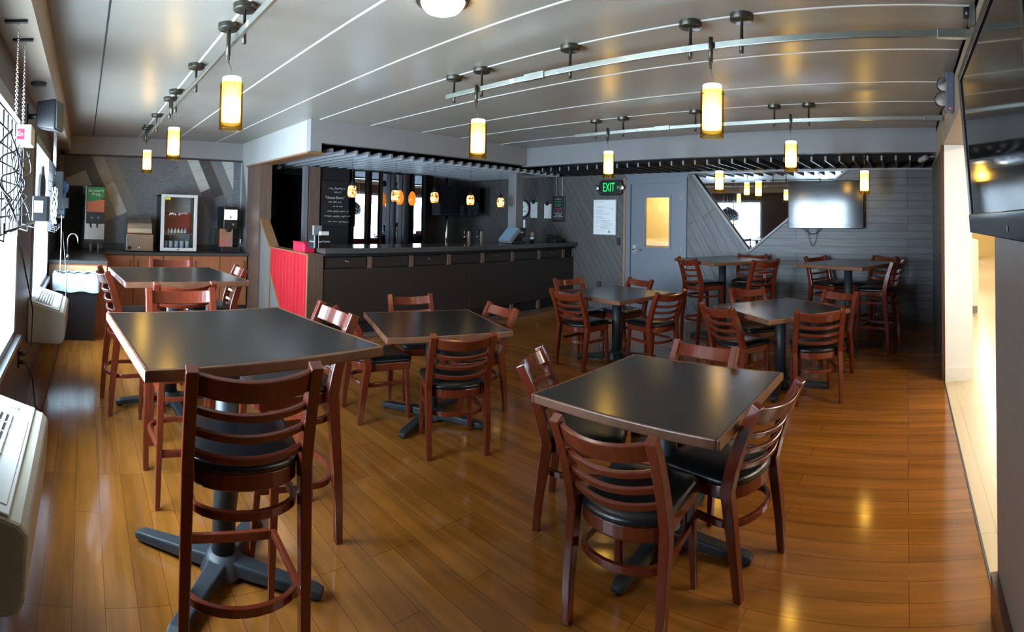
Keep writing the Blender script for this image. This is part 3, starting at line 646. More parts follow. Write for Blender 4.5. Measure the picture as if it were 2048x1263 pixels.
# ------------------------------------------------------------------ the bar
BA = math.atan2(-0.18, 4.74); BL = 4.743
bar = thing('bar_counter', 'long dark bar with panelled front on a low wooden step', 'bar', (2.86, 5.80, 0), BA)
MB().box(0.0, BL, 0.04, 0.62, 0.26, 1.11).build('body', 'black', bar)
MB().box(-0.02, BL - 0.01, -0.10, 0.66, 1.11, 1.178).build('countertop', 'bartop', bar, bevel=0.004)
MB().box(0.0, BL - 0.02, -0.05, 0.03, 1.075, 1.11).build('apron_rail', 'black', bar)
ss = [-0.02, 0.661, 1.304, 1.945, 2.581, 3.215, 3.838, 4.465]
for i, s0 in enumerate(ss[1:]):
    MB().box(s0 - 0.03, s0 + 0.03, -0.006, 0.04, 0.10 if i in (1, 4, 5) else 0.90, 1.06).build('post', 'oldwood', bar)
for i in range(7):
    a, b = ss[i] + 0.05, ss[i + 1] - 0.05
    if i > 0: a = ss[i] + 0.04
    f = MB().box(a, b, 0.004, 0.03, 0.925, 1.055).build('drawer_front', 'barpanel', bar, bevel=0.003)
    if i in (0, 2, 4, 6):
        m0 = (a + b) / 2 + (0.0 if i else 0.02); mb = MB(); mb.tube([(m0 - 0.045, -0.002, 1.02), (m0 - 0.04, -0.02, 1.012), (m0, -0.026, 1.0), (m0 + 0.04, -0.02, 1.012), (m0 + 0.045, -0.002, 1.02)], 0.005)
        lab(mb.build('bail_pull', 'chrome', f), 'silver bail pull')
for a, b in ((0.005, 2.30), (2.312, BL - 0.01)): MB().box(a, b, -0.012, 0.03, 0.24, 0.915).build('front_panel', 'barpanel', bar, bevel=0.002)
MB().box(0.02, BL - 0.02, 0.03, 0.60, 0.09, 0.26).build('plinth', 'black', bar)
st = thing('wooden_step', 'low wooden step along the foot of the bar', 'step', (2.86, 5.80, 0), BA)
MB().box(0.0, BL - 0.02, -0.16, 0.02, 0.0, 0.075).build('riser', 'trimwood', st); MB().box(0.0, BL - 0.02, -0.18, 0.025, 0.075, 0.09).build('tread', 'oldwood', st, bevel=0.003)
# red end of the bar
t = thing('bar_end_cabinet', 'red boarded end of the bar beside the grey half wall', 'bar end', (2.65, 5.80, 0))
MB().prism([(0.0, 1.28, 1.09), (0.0, 0.03, 1.09), (0.0, 0.03, 0.0), (0.0, 0.60, 0.0), (0.0, 1.28, 0.72)], (0.14, 0, 0)).build('red_panel', 'red', t)
MB().prism([(0.005, 1.29, 0.70), (0.005, 0.62, 0.0), (0.005, 1.29, 0.0)], (0.13, 0, 0)).build('grey_panel', 'greyboard', t)
MB().box(0.0, 0.205, -0.02, 0.03, 0.0, 1.10).build('end_post', 'oldwood', t, bevel=0.003)
mb = MB(); mb.box(-0.008, 0.0, -0.02, 0.015, 0, 1.10); mb.box(-0.008, 0.15, 0.0, 1.30, 1.09, 1.105); mb.sweep([(-0.004, 1.28, 0.72), (-0.004, 0.60, 0.0)], 0.012, 0.03, (0, 1, 0)); mb.box(-0.01, 0.0, 1.28, 1.31, 0, 1.10); mb.build('edge_trim', 'trimwood', t)
# things on the bar
t = thing('red_box', 'red plastic box on the end of the bar', 'box', (2.73, 6.02, 1.105))
MB().box(-0.06, 0.09, -0.06, 0.30, 0.0, 0.115).build('body', 'redbox', t, bevel=0.015); MB().box(-0.065, 0.095, -0.065, 0.305, 0.115, 0.128).build('lid', 'redbox', t, bevel=0.004)
t = thing('bar_caddy', 'black napkin caddy with white lettering at the left end of the bar', 'caddy', (2.79, 5.79, 1.18), 0.1)
MB().box(-0.105, 0.105, -0.09, 0.09, 0.0, 0.155).build('body', 'plastic', t, bevel=0.003)
mb = MB(); mb.box(-0.06, 0.05, 0.02, 0.06, 0.155, 0.27); lab(mb.build('napkins', 'greyplastic', t), 'stack of grey napkins'); mb = MB(); mb.box(-0.02, 0.10, -0.07, -0.03, 0.155, 0.20); lab(mb.build('cards', 'paper', t), 'white cards')
text_obj('lettering', 'Jose Cuervo', 0.034, 'chalk', t, (0.02, -0.0915, 0.08), FACE_Y); text_obj('lettering', 'Cuervo', 0.034, 'chalk', t, (-0.1065, -0.01, 0.08), (PI / 2, 0, -PI / 2))
mb = MB(); mb.box(-0.062, -0.056, -0.0925, -0.09, 0.0, 0.155); mb.box(-0.107, -0.105, -0.07, -0.064, 0, 0.155); mb.build('stripe', 'chalk', t)
def onbar(s, d, z=1.178): v = Vector((math.cos(BA) * s - math.sin(BA) * d, math.sin(BA) * s + math.cos(BA) * d)); return (2.86 + v.x, 5.80 + v.y, z)
t = thing('cash_register', 'slanted point-of-sale terminal on the right half of the bar', 'register', onbar(3.42, 0.22), BA)
mb = MB(); mb.prism([(-0.20, -0.14, 0.05), (-0.20, 0.14, 0.05), (0.02, 0.14, 0.255), (0.02, -0.14, 0.255)], (0.045, 0, -0.045)); mb.build('display', 'greyplastic', t, bevel=0.006)
mb = MB(); mb.prism([(-0.192, -0.125, 0.063), (-0.192, 0.125, 0.063), (0.012, 0.125, 0.253), (0.012, -0.125, 0.253)], (-0.004, 0, 0.005)); lab(mb.build('screen', pmat('blue_screen', (0.20, 0.33, 0.45), 0.2), t), 'pale blue sloping screen')
MB().box(0.0, 0.19, -0.13, 0.13, 0.10, 0.255).build('printer_head', 'plastic', t, bevel=0.01); MB().box(-0.10, 0.17, -0.13, 0.13, 0.0, 0.04).build('base', 'plastic', t, bevel=0.006); MB().box(-0.01, 0.10, -0.04, 0.04, 0.03, 0.15).build('neck', 'plastic', t)
mb = MB(); mb.box(0.055, 0.115, -0.132, -0.1305, 0.172, 0.19); mb.build('logo', 'chalk', t)
t = thing('shaker_jar', 'small jar with a pale lid standing right of the register', 'jar', onbar(3.87, 0.2))
MB().lathe([(0.0, 0.0), (0.034, 0.0), (0.036, 0.07), (0.03, 0.11)], n=18).build('jar', 'plastic', t); MB().lathe([(0.03, 0.11), (0.036, 0.11), (0.034, 0.165), (0.02, 0.185), (0.0, 0.187)], n=18).build('lid', 'tan', t); MB().lathe([(0.0365, 0.06), (0.0375, 0.06), (0.0365, 0.10)], n=18).build('label_band', 'paper', t)
t = thing('telephone', 'black desk telephone at the right end of the bar', 'telephone', onbar(4.42, 0.16), BA)
MB().prism([(-0.13, -0.10, 0.0), (-0.13, 0.10, 0.0), (-0.13, 0.10, 0.09), (-0.13, -0.10, 0.04)], (0.23, 0, 0)).build('base', 'plastic', t, bevel=0.01)
mb = MB(); mb.sweep([(-0.13, -0.07, 0.10), (-0.12, 0.0, 0.125), (-0.11, 0.08, 0.115)], [0.05, 0.035, 0.05], [0.04, 0.03, 0.04], (0, 0, 1)); mb.build('handset', 'plastic', t, bevel=0.01)
MB().box(0.0, 0.05, -0.095, -0.06, 0.05, 0.058).build('lamp', 'chrome', t)
t = thing('support_column', 'grey square column rising from the bar to the slats', 'column', onbar(3.66, 0.40))
MB().box(-0.09, 0.09, -0.09, 0.09, 0, 1.165).build('shaft', 'trimgrey', t, bevel=0.003); MB().box(-0.11, 0.11, -0.11, 0.11, 1.14, 1.168).build('cap', 'trimgrey', t)
for i, (s, d, l) in enumerate(((2.98, 0.82, 'left'), (3.24, 0.80, 'right'))):
    t = thing('beer_tap', l + ' chrome beer tap behind the bar, left of the register', 'beer tap', onbar(s, d, 0.95), BA, 'beer taps')
    MB().lathe([(0.0, 0), (0.05, 0), (0.05, 0.02), (0.03, 0.03), (0.03, 0.40), (0.02, 0.42), (0, 0.42)], n=18).build('tower', 'chrome', t)
    mb = MB(); mb.tube([(-0.02, 0, 0.33), (-0.08, -0.01, 0.33), (-0.10, -0.01, 0.30)], 0.012); mb.build('faucet', 'chrome', t); mb = MB(); mb.lathe([(0.012, 0.34), (0.02, 0.40), (0.026, 0.46), (0.0, 0.47)], (-0.09, -0.01, -0.02), 12); mb.build('handle', 'plastic', t)
t = thing('tap_counter', 'dark back counter behind the bar carrying the taps', 'counter', onbar(2.2, 0.62, 0), BA)
MB().box(0.0, 2.45, 0.10, 0.33, 0, 0.91).build('body', 'black', t); MB().box(0.0, 2.45, 0.08, 0.34, 0.91, 0.95).build('top', 'bartop', t)
# television over the bar on a pole
t = thing('bar_television', 'black television on a steel pole behind the bar', 'television', (6.62, 7.72, 1.90), -0.10)
MB().box(-0.56, 0.56, -0.02, 0.05, -0.29, 0.29).build('housing', 'bezel', t, bevel=0.008); MB().box(-0.53, 0.53, -0.024, -0.02, -0.255, 0.265).build('screen', 'screen', t)
mb = MB(); mb.tube([(-0.13, 0.12, -1.90), (-0.13, 0.12, 0.45)], 0.03, 14); lab(mb.build('pole', 'chrome', t), 'steel pole'); MB().box(-0.2, 0.2, 0.05, 0.10, -0.12, 0.12).build('bracket', 'plastic', t)
YM = 7.62                                                # mirrored cabinet standing before the back wall
t = thing('back_bar', 'black cabinet carrying the mirror panels behind the bar', 'cabinet', (3.66, YM, 0))
MB().box(0.0, 2.13, 0.22, 0.70, 0, 2.34).build('carcass', 'black', t); MB().box(0.0, 0.55, 0.0, 0.22, 0, 2.34).build('side_case', 'black', t); MB().box(-0.29, 2.13, -0.36, -0.002, 0, 0.93).build('base', 'black', t); MB().box(-0.30, 2.14, -0.38, 0.21, 0.93, 0.97).build('top', 'bartop', t)
for k, (a, b) in enumerate(((0.85, 0.91), (1.14, 1.20), (1.44, 1.48), (1.70, 1.76), (2.07, 2.13))): MB().box(a, b, -0.02, 0.10, 0.97, 2.34).build('upright', 'plastic', t)
for u, w, ty, nm in ((716.5, 0.25, 5.35, 'leftmost'), (747.5, 0.19, 4.70, 'second'), (778, 0.20, None, 'third'), (803, 0.17, None, 'fourth'), (834.5, 0.19, 4.90, 'rightmost')):
    th = (u - 1024) / FX + TH0; P = Vector((YM * math.tan(th), YM + (0.03 if ty else 0.115))); rz = 0.0
    if ty: n = -P.normalized() + (Vector((XL, ty)) - P).normalized(); rz = math.atan2(n.x, -n.y)
    o = tag(MB().box(-w / 2, w / 2, -0.006, 0.006, 0, 1.34).build('bar_mirror', 'mirror'), nm + ' mirror panel behind the bar, counted from the chalkboard', 'mirror', 'bar mirrors'); o.location = (P.x, P.y, 0.985); o.rotation_euler = (0, 0, rz)
struct(MB().box(5.85, XW, YB - 0.012, YB - 0.002, 0, 2.36).build('wall_back_boards', plank_mat('grey_boards_mirrored', 0, 2, math.radians(57), 0.105, 3.0, (0.105, 0.10, 0.098), (0.09, 0.086, 0.085), (0.022, 0.02, 0.018), rough=0.5, bump=0.5, grain=0.4, gscale=9, gap=0.007)))
t = thing('round_wall_sign', 'small round pale sign on the back wall just left of the bar television', 'sign', (6.27, YB - 0.03, 1.77))
mb = MB(); mb.loft([[(0.115 * math.cos(a), y, 0.155 * math.sin(a)) for a in [2 * PI * i / 30 for i in range(30)]] for y in (0.0, 0.016)]); mb.build('rim', 'navy', t)
mb = MB(); mb.loft([[(0.098 * math.cos(a), y, 0.135 * math.sin(a)) for a in [2 * PI * i / 30 for i in range(30)]] for y in (-0.004, 0.0)]); mb.build('face', pmat('pale_sign', (0.30, 0.34, 0.38), 0.5), t)
# chalkboard
t = thing('chalkboard', 'wide black chalkboard with chalk writing left of the bar mirrors', 'chalkboard', (3.69, YM - 0.034, 1.39))
MB().box(0, 0.50, 0, 0.03, 0, 0.74).build('board', pmat('chalkboard_black', (0.012, 0.012, 0.014), 0.6), t)
for row in [(0.12, 0.42, 0.62, 0.035), (0.22, 0.34, 0.56, 0.03), (0.12, 0.36, 0.40, 0.03), (0.2, 0.38, 0.33, 0.025), (0.10, 0.5, 0.25, 0.03), (0.05, 0.52, 0.17, 0.035), (0.12, 0.5, 0.08, 0.03)]: mb = MB(); scribble(mb, (0, -0.001, 0), (1, 0, 0), (0, 0, 1), [row], 0.005); mb.build('chalk_line', 'chalk', t)
text_obj('lettering', '"House Beers"', 0.06, 'chalk', t, (0.24, -0.002, 0.47), FACE_Y)
# pendants over the bar
def bar_pendant():
    t = thing('mosaic_pendant', '', 'pendant lamp')
    MB().lathe([(0.0, 0.0), (0.05, 0.0), (0.058, 0.03), (0.062, 0.08), (0.056, 0.13), (0.04, 0.155)], n=22).build('shade', 'mosaic', t)
    MB().lathe([(0.042, 0.152), (0.035, 0.175), (0.022, 0.185), (0.012, 0.215), (0, 0.22)], n=18).build('cap', 'bronze', t)
    MB().tube([(0, 0, 0.21), (0, 0, 0.60)], 0.0025, 6).build('cord', 'plastic', t); return t
bp = bar_pendant(); YP = 6.05
for i, (x, z, l) in enumerate(((3.386, 1.823, 'leftmost'), (4.08, 1.79, 'second from left'), (4.77, 1.793, 'middle'), (5.485, 1.782, 'fourth from left'), (6.155, 1.768, 'rightmost'))):
    l = l + ' of the five amber mosaic pendants hanging over the bar'
    if i == 0: bp.location = (x, YP, z); bp['label'] = l; bp['group'] = 'mosaic pendants over the bar'
    else: dup(bp, (x, YP, z), i, l, 'mosaic pendants over the bar')
op = thing('orange_pendant', 'left orange egg-shaped pendant before the bar mirrors', 'pendant lamp', (4.86, 7.08, 1.777), 0, 'orange pendants')
MB().lathe([(0.035, 0.0), (0.062, 0.05), (0.068, 0.10), (0.06, 0.16), (0.04, 0.21), (0.015, 0.235), (0, 0.24)], n=22).build('shade', 'orangeglass', op); MB().tube([(0, 0, 0.23), (0, 0, 0.56)], 0.0025, 6).build('cord', 'plastic', op)
for x, y, l in ((5.24, 7.26, 'right'),): dup(op, (x, y, 1.775), 0, l + ' orange egg-shaped pendant before the bar mirrors', 'orange pendants')
tag(MB().box(3.05, 3.62, 9.45, 9.59, 1.48, 1.82).build('kitchen_panel', pmat('dim_grey_panel', (0.10, 0.11, 0.12), 0.5)), 'dim grey panel on the dark kitchen wall left of the bar', 'panel')
mb = MB(); mb.lathe([(0.028, 0), (0.034, 0.02), (0.034, 0.09), (0.0, 0.10)], n=14)
o = mb.build('spot_lamp', 'greyplastic'); o.location = (2.97, 7.7, 2.30); o.rotation_euler = (PI / 2.5, 0, 2.4); tag(o, 'small grey spotlight under the slats left of the bar', 'spotlight')

# ------------------------------------------------------------------ things on the far wall
t = thing('exit_sign', 'green lit EXIT sign with two round emergency lamps left of the grey door', 'exit sign', (XW, 4.82, 2.135))
mb = MB(); mb.prism([(-0.06, 0.22, -0.10), (-0.06, 0.18, -0.13), (-0.06, -0.19, -0.13), (-0.06, -0.23, -0.10), (-0.06, -0.23, 0.10), (-0.06, -0.19, 0.13), (-0.06, 0.18, 0.13), (-0.06, 0.22, 0.10)], (0.06, 0, 0)); mb.build('housing', 'plastic', t, bevel=0.01)
text_obj('lettering', 'EXIT', 0.215, 'exitgreen', t, (-0.063, 0.02, 0.0), FACE_X, 0.001, sx=0.55)
text_obj('arrow', '>', 0.10, 'exitgreen', t, (-0.062, -0.165, 0.0), FACE_X, sx=0.6)
for s in (-1, 1):
    mb = MB(); mb.lathe([(0.02, -0.05), (0.045, -0.02), (0.055, 0.02), (0.05, 0.03), (0, 0.032)], n=18); o = mb.build('emergency_lamp', 'plastic', t); o.location = (-0.06, -0.245 if s < 0 else 0.255, -0.005); o.rotation_euler = (0, -PI / 2, 0)
    mb = MB(); mb.lathe([(0.046, 0.033), (0.03, 0.037), (0, 0.04)], n=18); lab(mb.build('lens', 'reflector', o), 'round clear lens')
def board(name, label, cat, y, z, w, h, frame_mat, face_mat, rows, ink, th=0.004):
    t = thing(name, label, cat, (XW - 0.005, y, z))
    MB().box(-0.02, 0.0, -w / 2, w / 2, -h / 2, h / 2).build('frame', frame_mat, t, bevel=0.003)
    MB().box(-0.023, -0.02, -w / 2 + 0.015, w / 2 - 0.015, -h / 2 + 0.015, h / 2 - 0.015).build('board', face_mat, t)
    for mat, rr in (rows if isinstance(rows, dict) else {ink: rows}).items():
        for row in rr: mb = MB(); scribble(mb, (-0.0235, w / 2, h / 2), (0, -1, 0), (0, 0, 1), [row], th); mb.build('handwritten_line', mat, t)
    return t
rows = []
for yy, a, b in ((-0.05, 0.04, 0.22), (-0.12, 0.05, 0.20), (-0.145, 0.10, 0.28), (-0.165, 0.36, 0.42), (-0.185, 0.05, 0.22), (-0.215, 0.06, 0.2), (-0.25, 0.05, 0.33), (-0.30, 0.03, 0.2), (-0.33, 0.06, 0.26), (-0.375, 0.06, 0.13), (-0.37, 0.16, 0.36), (-0.395, 0.16, 0.34), (-0.415, 0.06, 0.13), (-0.425, 0.2, 0.42), (-0.445, 0.15, 0.40), (-0.47, 0.06, 0.12), (-0.475, 0.16, 0.36), (-0.5, 0.16, 0.34), (-0.545, 0.07, 0.3)): rows.append((a, b, yy, 0.009))
t = board('whiteboard', 'whiteboard full of small handwriting below the exit sign', 'whiteboard', 4.94, 1.63, 0.48, 0.62, 'greyplastic', 'paper', rows, 'ink', 0.0022)
MB().lathe([(0.0, 0), (0.018, 0.012), (0.012, 0.035), (0, 0.055)], (-0.024, -0.10, -0.27), 10).build('green_mark', 'green', t)
t = thing('light_switch', 'dark switch plate between the whiteboard and the grey door', 'switch', (XW - 0.012, 4.66, 1.22)); MB().box(0, 0.012, -0.035, 0.035, -0.065, 0.065).build('plate', 'plastic', t); MB().box(-0.004, 0, -0.012, 0.012, -0.03, 0.03).build('rocker', 'plastic', t)
t = thing('power_outlet', 'small black power outlet low on the slanted boards', 'outlet', (XW - 0.012, 5.05, 0.47)); MB().box(0, 0.012, -0.045, 0.045, -0.05, 0.05).build('plate', 'plastic', t); MB().box(-0.003, 0, -0.02, 0.02, -0.03, 0.03).build('socket', 'vent', t)
g = {'chalk': [(0.05, 0.20, -0.05, 0.02), (0.03, 0.23, -0.31, 0.022), (0.06, 0.22, -0.345, 0.02), (0.03, 0.24, -0.375, 0.02)], 'green': [(0.04, 0.22, -0.10, 0.025), (0.03, 0.22, -0.15, 0.025), (0.06, 0.17, -0.185, 0.02)], 'pink': [(0.05, 0.22, -0.225, 0.02), (0.03, 0.22, -0.26, 0.02), (0.05, 0.22, -0.41, 0.018)]}
t = board('menu_chalkboard', 'narrow black menu board with green, pink and white chalk on two cords', 'chalkboard', 5.95, 1.77, 0.28, 0.47, 'plastic', pmat('menu_black', (0.012, 0.014, 0.013), 0.6), g, None, 0.005)
for y in (-0.09, 0.06): MB().tube([(-0.02, y, 0.235), (-0.02, y * 0.95, 0.60)], 0.003, 6).build('hanging_cord', 'cord', t)
for y, z, h, l in ((6.22, 1.73, 0.27, 'white paper sheet pinned just left of the narrow menu board'), (6.56, 1.75, 0.30, 'white paper sheets on a black clip right of the grey column')):
    t = thing('paper_sheet', l, 'paper', (XW - 0.012, y, z), 0, 'papers on the board wall'); MB().box(0, 0.006, -0.085, 0.085, -h / 2, h / 2).build('sheet', 'paper', t); mb = MB(); mb.box(-0.004, 0.008, -0.02, 0.05, h / 2 - 0.03, h / 2 + 0.04); mb.build('clip', 'plastic', t)
tag(MB().box(XW - 0.012, XW - 0.002, 6.78, 6.83, 1.36, 1.56).build('price_tag', 'paper'), 'thin white strip on the wall above the register', 'paper')
t = thing('wall_clock', 'round white advertising clock with a dark blue rim behind the bar', 'clock', (XW - 0.03, 6.83, 1.775), 0)
def disc(r0, x0, x1, mat, name, par): mb = MB(); mb.loft([[(x, r0 * math.cos(a), r0 * math.sin(a)) for a in [2 * PI * i / 36 for i in range(36)]] for x in (x0, x1)]); return mb.build(name, mat, par)
disc(0.175, 0.0, 0.03, 'navy', 'rim', t); disc(0.15, -0.004, 0.0, 'gold', 'ring', t); disc(0.138, -0.007, -0.004, 'paper', 'face', t)
text_obj('lettering', 'Corona', 0.06, 'ink', t, (-0.0085, 0, -0.045), FACE_X)
mb = MB(); mb.box(-0.010, -0.008, -0.005, 0.005, -0.01, 0.10); lab(mb.build('minute_hand', 'ink', t), 'long black hand'); mb = MB(); mb.sweep([(-0.009, 0, 0), (-0.009, -0.035, 0.05)], 0.002, 0.01, (0, 0.8, 0.6)); lab(mb.build('hour_hand', 'ink', t), 'short black hand')
mb = MB()
for k in range(12):
    a = k * PI / 6; mb.tube([(-0.0085, 0.115 * math.sin(a), 0.115 * math.cos(a)), (-0.0085, 0.13 * math.sin(a), 0.13 * math.cos(a))], 0.004, 6)
mb.build('hour_marks', 'ink', t)
t = thing('wall_television', 'flat television on the level boards beside the mirror, window glare on its screen', 'television', (XW, 1.18, 1.83))
MB().box(-0.13, -0.075, -0.555, 0.555, -0.345, 0.345).build('housing', 'bezel', t, bevel=0.008); MB().box(-0.134, -0.13, -0.52, 0.52, -0.275, 0.31).build('screen', 'screenfar', t)
MB().box(-0.136, -0.13, -0.545, 0.545, -0.338, -0.285).build('speaker_strip', 'bezel', t); MB().box(-0.075, -0.002, -0.2, 0.2, -0.2, 0.2).build('wall_mount', 'plastic', t)
mb = MB(); mb.tube([(-0.05, 0.36 - 0.30 * i / 12, -0.33 - 0.10 * math.sin(PI * i / 12)) for i in range(13)], 0.006, 6); mb.tube([(-0.04, 0.28 - 0.15 * i / 12, -0.33 - 0.27 * math.sin(PI * i / 12) ** 0.6) for i in range(13)], 0.004, 6); mb.build('cable_loop', 'plastic', t)
# emergency lamp and camera at the right
t = thing('emergency_light', 'twin-head emergency light on the wall above the opening', 'emergency light', (4.0, YR, 2.53))
MB().box(-0.06, 0.06, 0.0, 0.07, -0.10, 0.20).build('housing', pmat('slate_plastic', (0.10, 0.12, 0.15), 0.4), t, bevel=0.01)
for z, y in ((0.10, 0.085), (-0.015, 0.10)):
    o = MB().lathe([(0.02, -0.07), (0.04, -0.04), (0.056, 0.0), (0.052, 0.01), (0, 0.01)], n=22).build('lamp_head', 'plastic', t); o.location = (-0.05, y, z); o.rotation_euler = (0, -PI / 2, 0.35)
    lab(MB().lathe([(0.05, 0.011), (0.03, 0.018), (0, 0.021)], n=22).build('lens', 'reflector', o), 'round clear lens')
mb = MB(); mb.box(-0.064, -0.06, 0.03, 0.037, -0.085, -0.078); lab(mb.build('indicator', 'led', t), 'tiny red indicator')
t = thing('security_camera', 'small grey camera under the soffit at the right corner', 'camera', (6.45, -0.20, 2.36))
o = MB().lathe([(0.03, -0.09), (0.036, -0.08), (0.036, 0.06), (0.028, 0.07), (0, 0.07)], n=16).build('body', 'greyplastic', t); o.rotation_euler = (0, -PI / 2.2, 0.5)
mb = MB(); mb.tube([(0, 0, 0.0), (0.02, -0.10, 0.03), (0.03, -0.16, 0.03)], 0.012); mb.build('arm', 'greyplastic', t)
# big television at the right, tilted down from the wall
tv = thing('near_television', 'large black television hung at the right edge, lamps mirrored in its screen', 'television', (1.465, -0.2725, 1.862))
tv.rotation_euler = (math.atan2(0.047, 0.60), 0, PI)
MB().box(-0.545, 0.545, -0.045, 0.0, -0.305, 0.305).build('housing', 'bezel', tv, bevel=0.006); mb = MB(); mb.box(-0.545, 0.545, -0.053, -0.045, 0.272, 0.305); mb.box(-0.545, -0.49, -0.053, -0.045, -0.235, 0.272); mb.box(0.515, 0.545, -0.053, -0.045, -0.235, 0.272); mb.build('bezel', 'plastic', tv, bevel=0.002); MB().box(-0.49, 0.515, -0.047, -0.0435, -0.235, 0.272).build('screen', 'screen', tv)
MB().box(-0.545, 0.545, -0.056, -0.045, -0.305, -0.235).build('speaker_strip', 'bezel', tv, bevel=0.003); lab(MB().box(0.22, 0.24, -0.0575, -0.056, -0.285, -0.27).build('badge', 'chrome', tv), 'small silver badge')
MB().box(-0.15, 0.15, 0.0, 0.085, -0.12, 0.12).build('wall_mount', 'plastic', tv)
t = thing('track_end_bracket', 'black clamp where the middle light track meets the right wall', 'bracket', (2.70, YR + 0.04, 2.66)); MB().lathe([(0.0, 0), (0.025, 0), (0.025, 0.05), (0, 0.05)], n=12).build('knob', 'plastic', t); MB().box(-0.03, 0.03, -0.035, -0.005, -0.04, 0.06).build('plate', 'rail', t)

# ------------------------------------------------------------------ drink counter at the back left
t = thing('back_counter', 'dark stone worktop along the tile wall', 'worktop', (0, 0, 0)); MB().box(0.32, 2.62, 8.00, YT - 0.01, 0.885, 0.925).build('slab', 'counter', t, bevel=0.003); MB().box(0.32, 2.62, YT - 0.03, YT - 0.008, 0.925, 1.02).build('upstand', 'counter', t)
xs = [0.33, 0.79, 1.25, 1.70, 2.16, 2.61]
for i in range(5):
    a, b = xs[i], xs[i + 1]
    t = thing('base_cabinet', 'cherry wood base cabinet under the stone worktop, %s from the sink' % ['first', 'second', 'third', 'fourth', 'last'][i], 'cabinet', (a, 8.05, 0), 0, 'cabinets along the tile wall')
    w = b - a; MB().box(0.002, w - 0.002, 0.02, 0.58, 0.09, 0.88).build('carcass', 'cab', t); MB().box(0.01, w - 0.01, 0.06, 0.58, 0.0, 0.09).build('kickboard', 'vent', t)
    d = MB().box(0.006, w - 0.006, 0.0, 0.02, 0.10, 0.875).build('door', 'cab', t, bevel=0.003)
    hx = w - 0.06 if i % 2 == 0 else 0.06; mb = MB(); mb.tube([(hx, 0.0, 0.68), (hx, -0.025, 0.69), (hx, -0.03, 0.74), (hx, -0.025, 0.79), (hx, 0.0, 0.80)], 0.006); lab(mb.build('handle', 'iron', d), 'dark bow handle')
t = thing('sink_unit', 'sink cabinet with a pale wood front in the window corner', 'cabinet', (XL + 0.006, 6.60, 0))
MB().box(0.01, 0.745, 0.02, 2.04, 0.0, 0.885).build('carcass', 'cab', t); MB().box(0.012, 0.74, 0.0, 0.02, 0.62, 0.86).build('front', 'cablight', t); MB().box(0.012, 0.74, 0.0, 0.02, 0.0, 0.615).build('lower_front', 'cab', t); MB().box(0.0, 0.75, -0.03, 2.05, 0.885, 0.925).build('worktop', 'counter', t, bevel=0.003)
tag(MB().box(XL + 0.005, -0.03, 8.56, YT - 0.012, 0.93, 1.94).build('backsplash_panel', 'black'), 'black panel behind the sink and the juice machine', 'panel')
tag(MB().box(XL + 0.003, XL + 0.02, 6.45, 8.55, 0.93, 1.94).build('side_panel', 'black'), 'black splash panel on the window wall above the sink', 'panel')
t = thing('sink_faucet', 'chrome gooseneck faucet at the corner sink', 'faucet', (-0.20, 6.72, 0.925))
mb = MB(); mb.tube([(0, 0, 0.0), (0, 0, 0.25)] + [(0.065 - 0.065 * math.cos(PI * i / 10), 0, 0.25 + 0.075 * math.sin(PI * i / 10)) for i in range(1, 11)] + [(0.13, 0, 0.20)], 0.011, 10); mb.build('spout', 'chrome', t); MB().lathe([(0, 0), (0.026, 0), (0.026, 0.04), (0.015, 0.06)], n=16).build('base', 'chrome', t); mb = MB(); mb.tube([(0.0, 0, 0.05), (0.0, -0.05, 0.08)], 0.007); mb.build('lever', 'chrome', t)
t = thing('paper_towel_dispenser', 'blue see-through paper towel dispenser on the window wall', 'dispenser', (XL + 0.022, 6.95, 1.47))
MB().box(0.0, 0.17, -0.02, 0.28, 0.0, 0.36).build('cover', 'blueplastic', t, bevel=0.02); mb = MB(); mb.lathe([(0.0, 0), (0.10, 0), (0.10, 0.30), (0, 0.30)], (0, 0, 0), 22); o = mb.build('dome', 'blueplastic', t); o.location = (0.105, 0.28, 0.38); o.rotation_euler = (PI / 2, 0, 0)
lab(MB().box(0.03, 0.15, -0.022, -0.02, 0.02, 0.11).build('front_window', pmat('pale_blue', (0.35, 0.55, 0.66), 0.3), t), 'pale lower window'); lab(MB().box(0.06, 0.15, 0.0, 0.2, -0.03, 0.0).build('paper_tongue', 'paper', t), 'white paper end')
t = thing('juice_dispenser', 'juice machine with a green and orange fruit panel', 'juice machine', (0.02, 8.03, 0.925))
MB().box(-0.01, 0.30, 0.05, 0.55, 0.17, 1.0).build('cabinet', 'steel', t, bevel=0.006); MB().box(0.012, 0.295, 0.0, 0.06, 0.42, 1.0).build('front', 'plastic', t, bevel=0.008)
MB().box(0.022, 0.288, -0.004, 0.0, 0.60, 0.79).build('fruit_panel', 'orangeprint', t)
mb = MB(); mb.prism([(0.022, -0.006, 0.76), (0.10, -0.006, 0.765), (0.20, -0.006, 0.785), (0.288, -0.006, 0.83), (0.288, -0.006, 0.98), (0.022, -0.006, 0.98)], (0, 0.004, 0)); lab(mb.build('brand_panel', 'greenprint', t), 'green panel with white lettering')
text_obj('lettering', "Grower's", 0.062, 'paper', t, (0.155, -0.0075, 0.925), FACE_Y); text_obj('lettering', "Pride", 0.062, 'paper', t, (0.16, -0.0075, 0.868), FACE_Y)
for x in (0.10, 0.20):
    lab(MB().box(x - 0.018, x + 0.018, -0.004, 0.0, 0.50, 0.525).build('button', 'greyplastic', t), 'grey push button'); MB().tube([(x - 0.02, 0.01, 0.43), (x - 0.01, -0.005, 0.36)], 0.01).build('nozzle', 'plastic', t)
MB().box(0.0, 0.30, -0.03, 0.45, 0.12, 0.17).build('drip_tray', 'plastic', t); MB().box(0.08, 0.11, 0.2, 0.23, 0.0, 0.12).build('leg', 'chrome', t); MB().box(0.20, 0.23, 0.2, 0.23, 0.0, 0.12).build('leg', 'chrome', t)
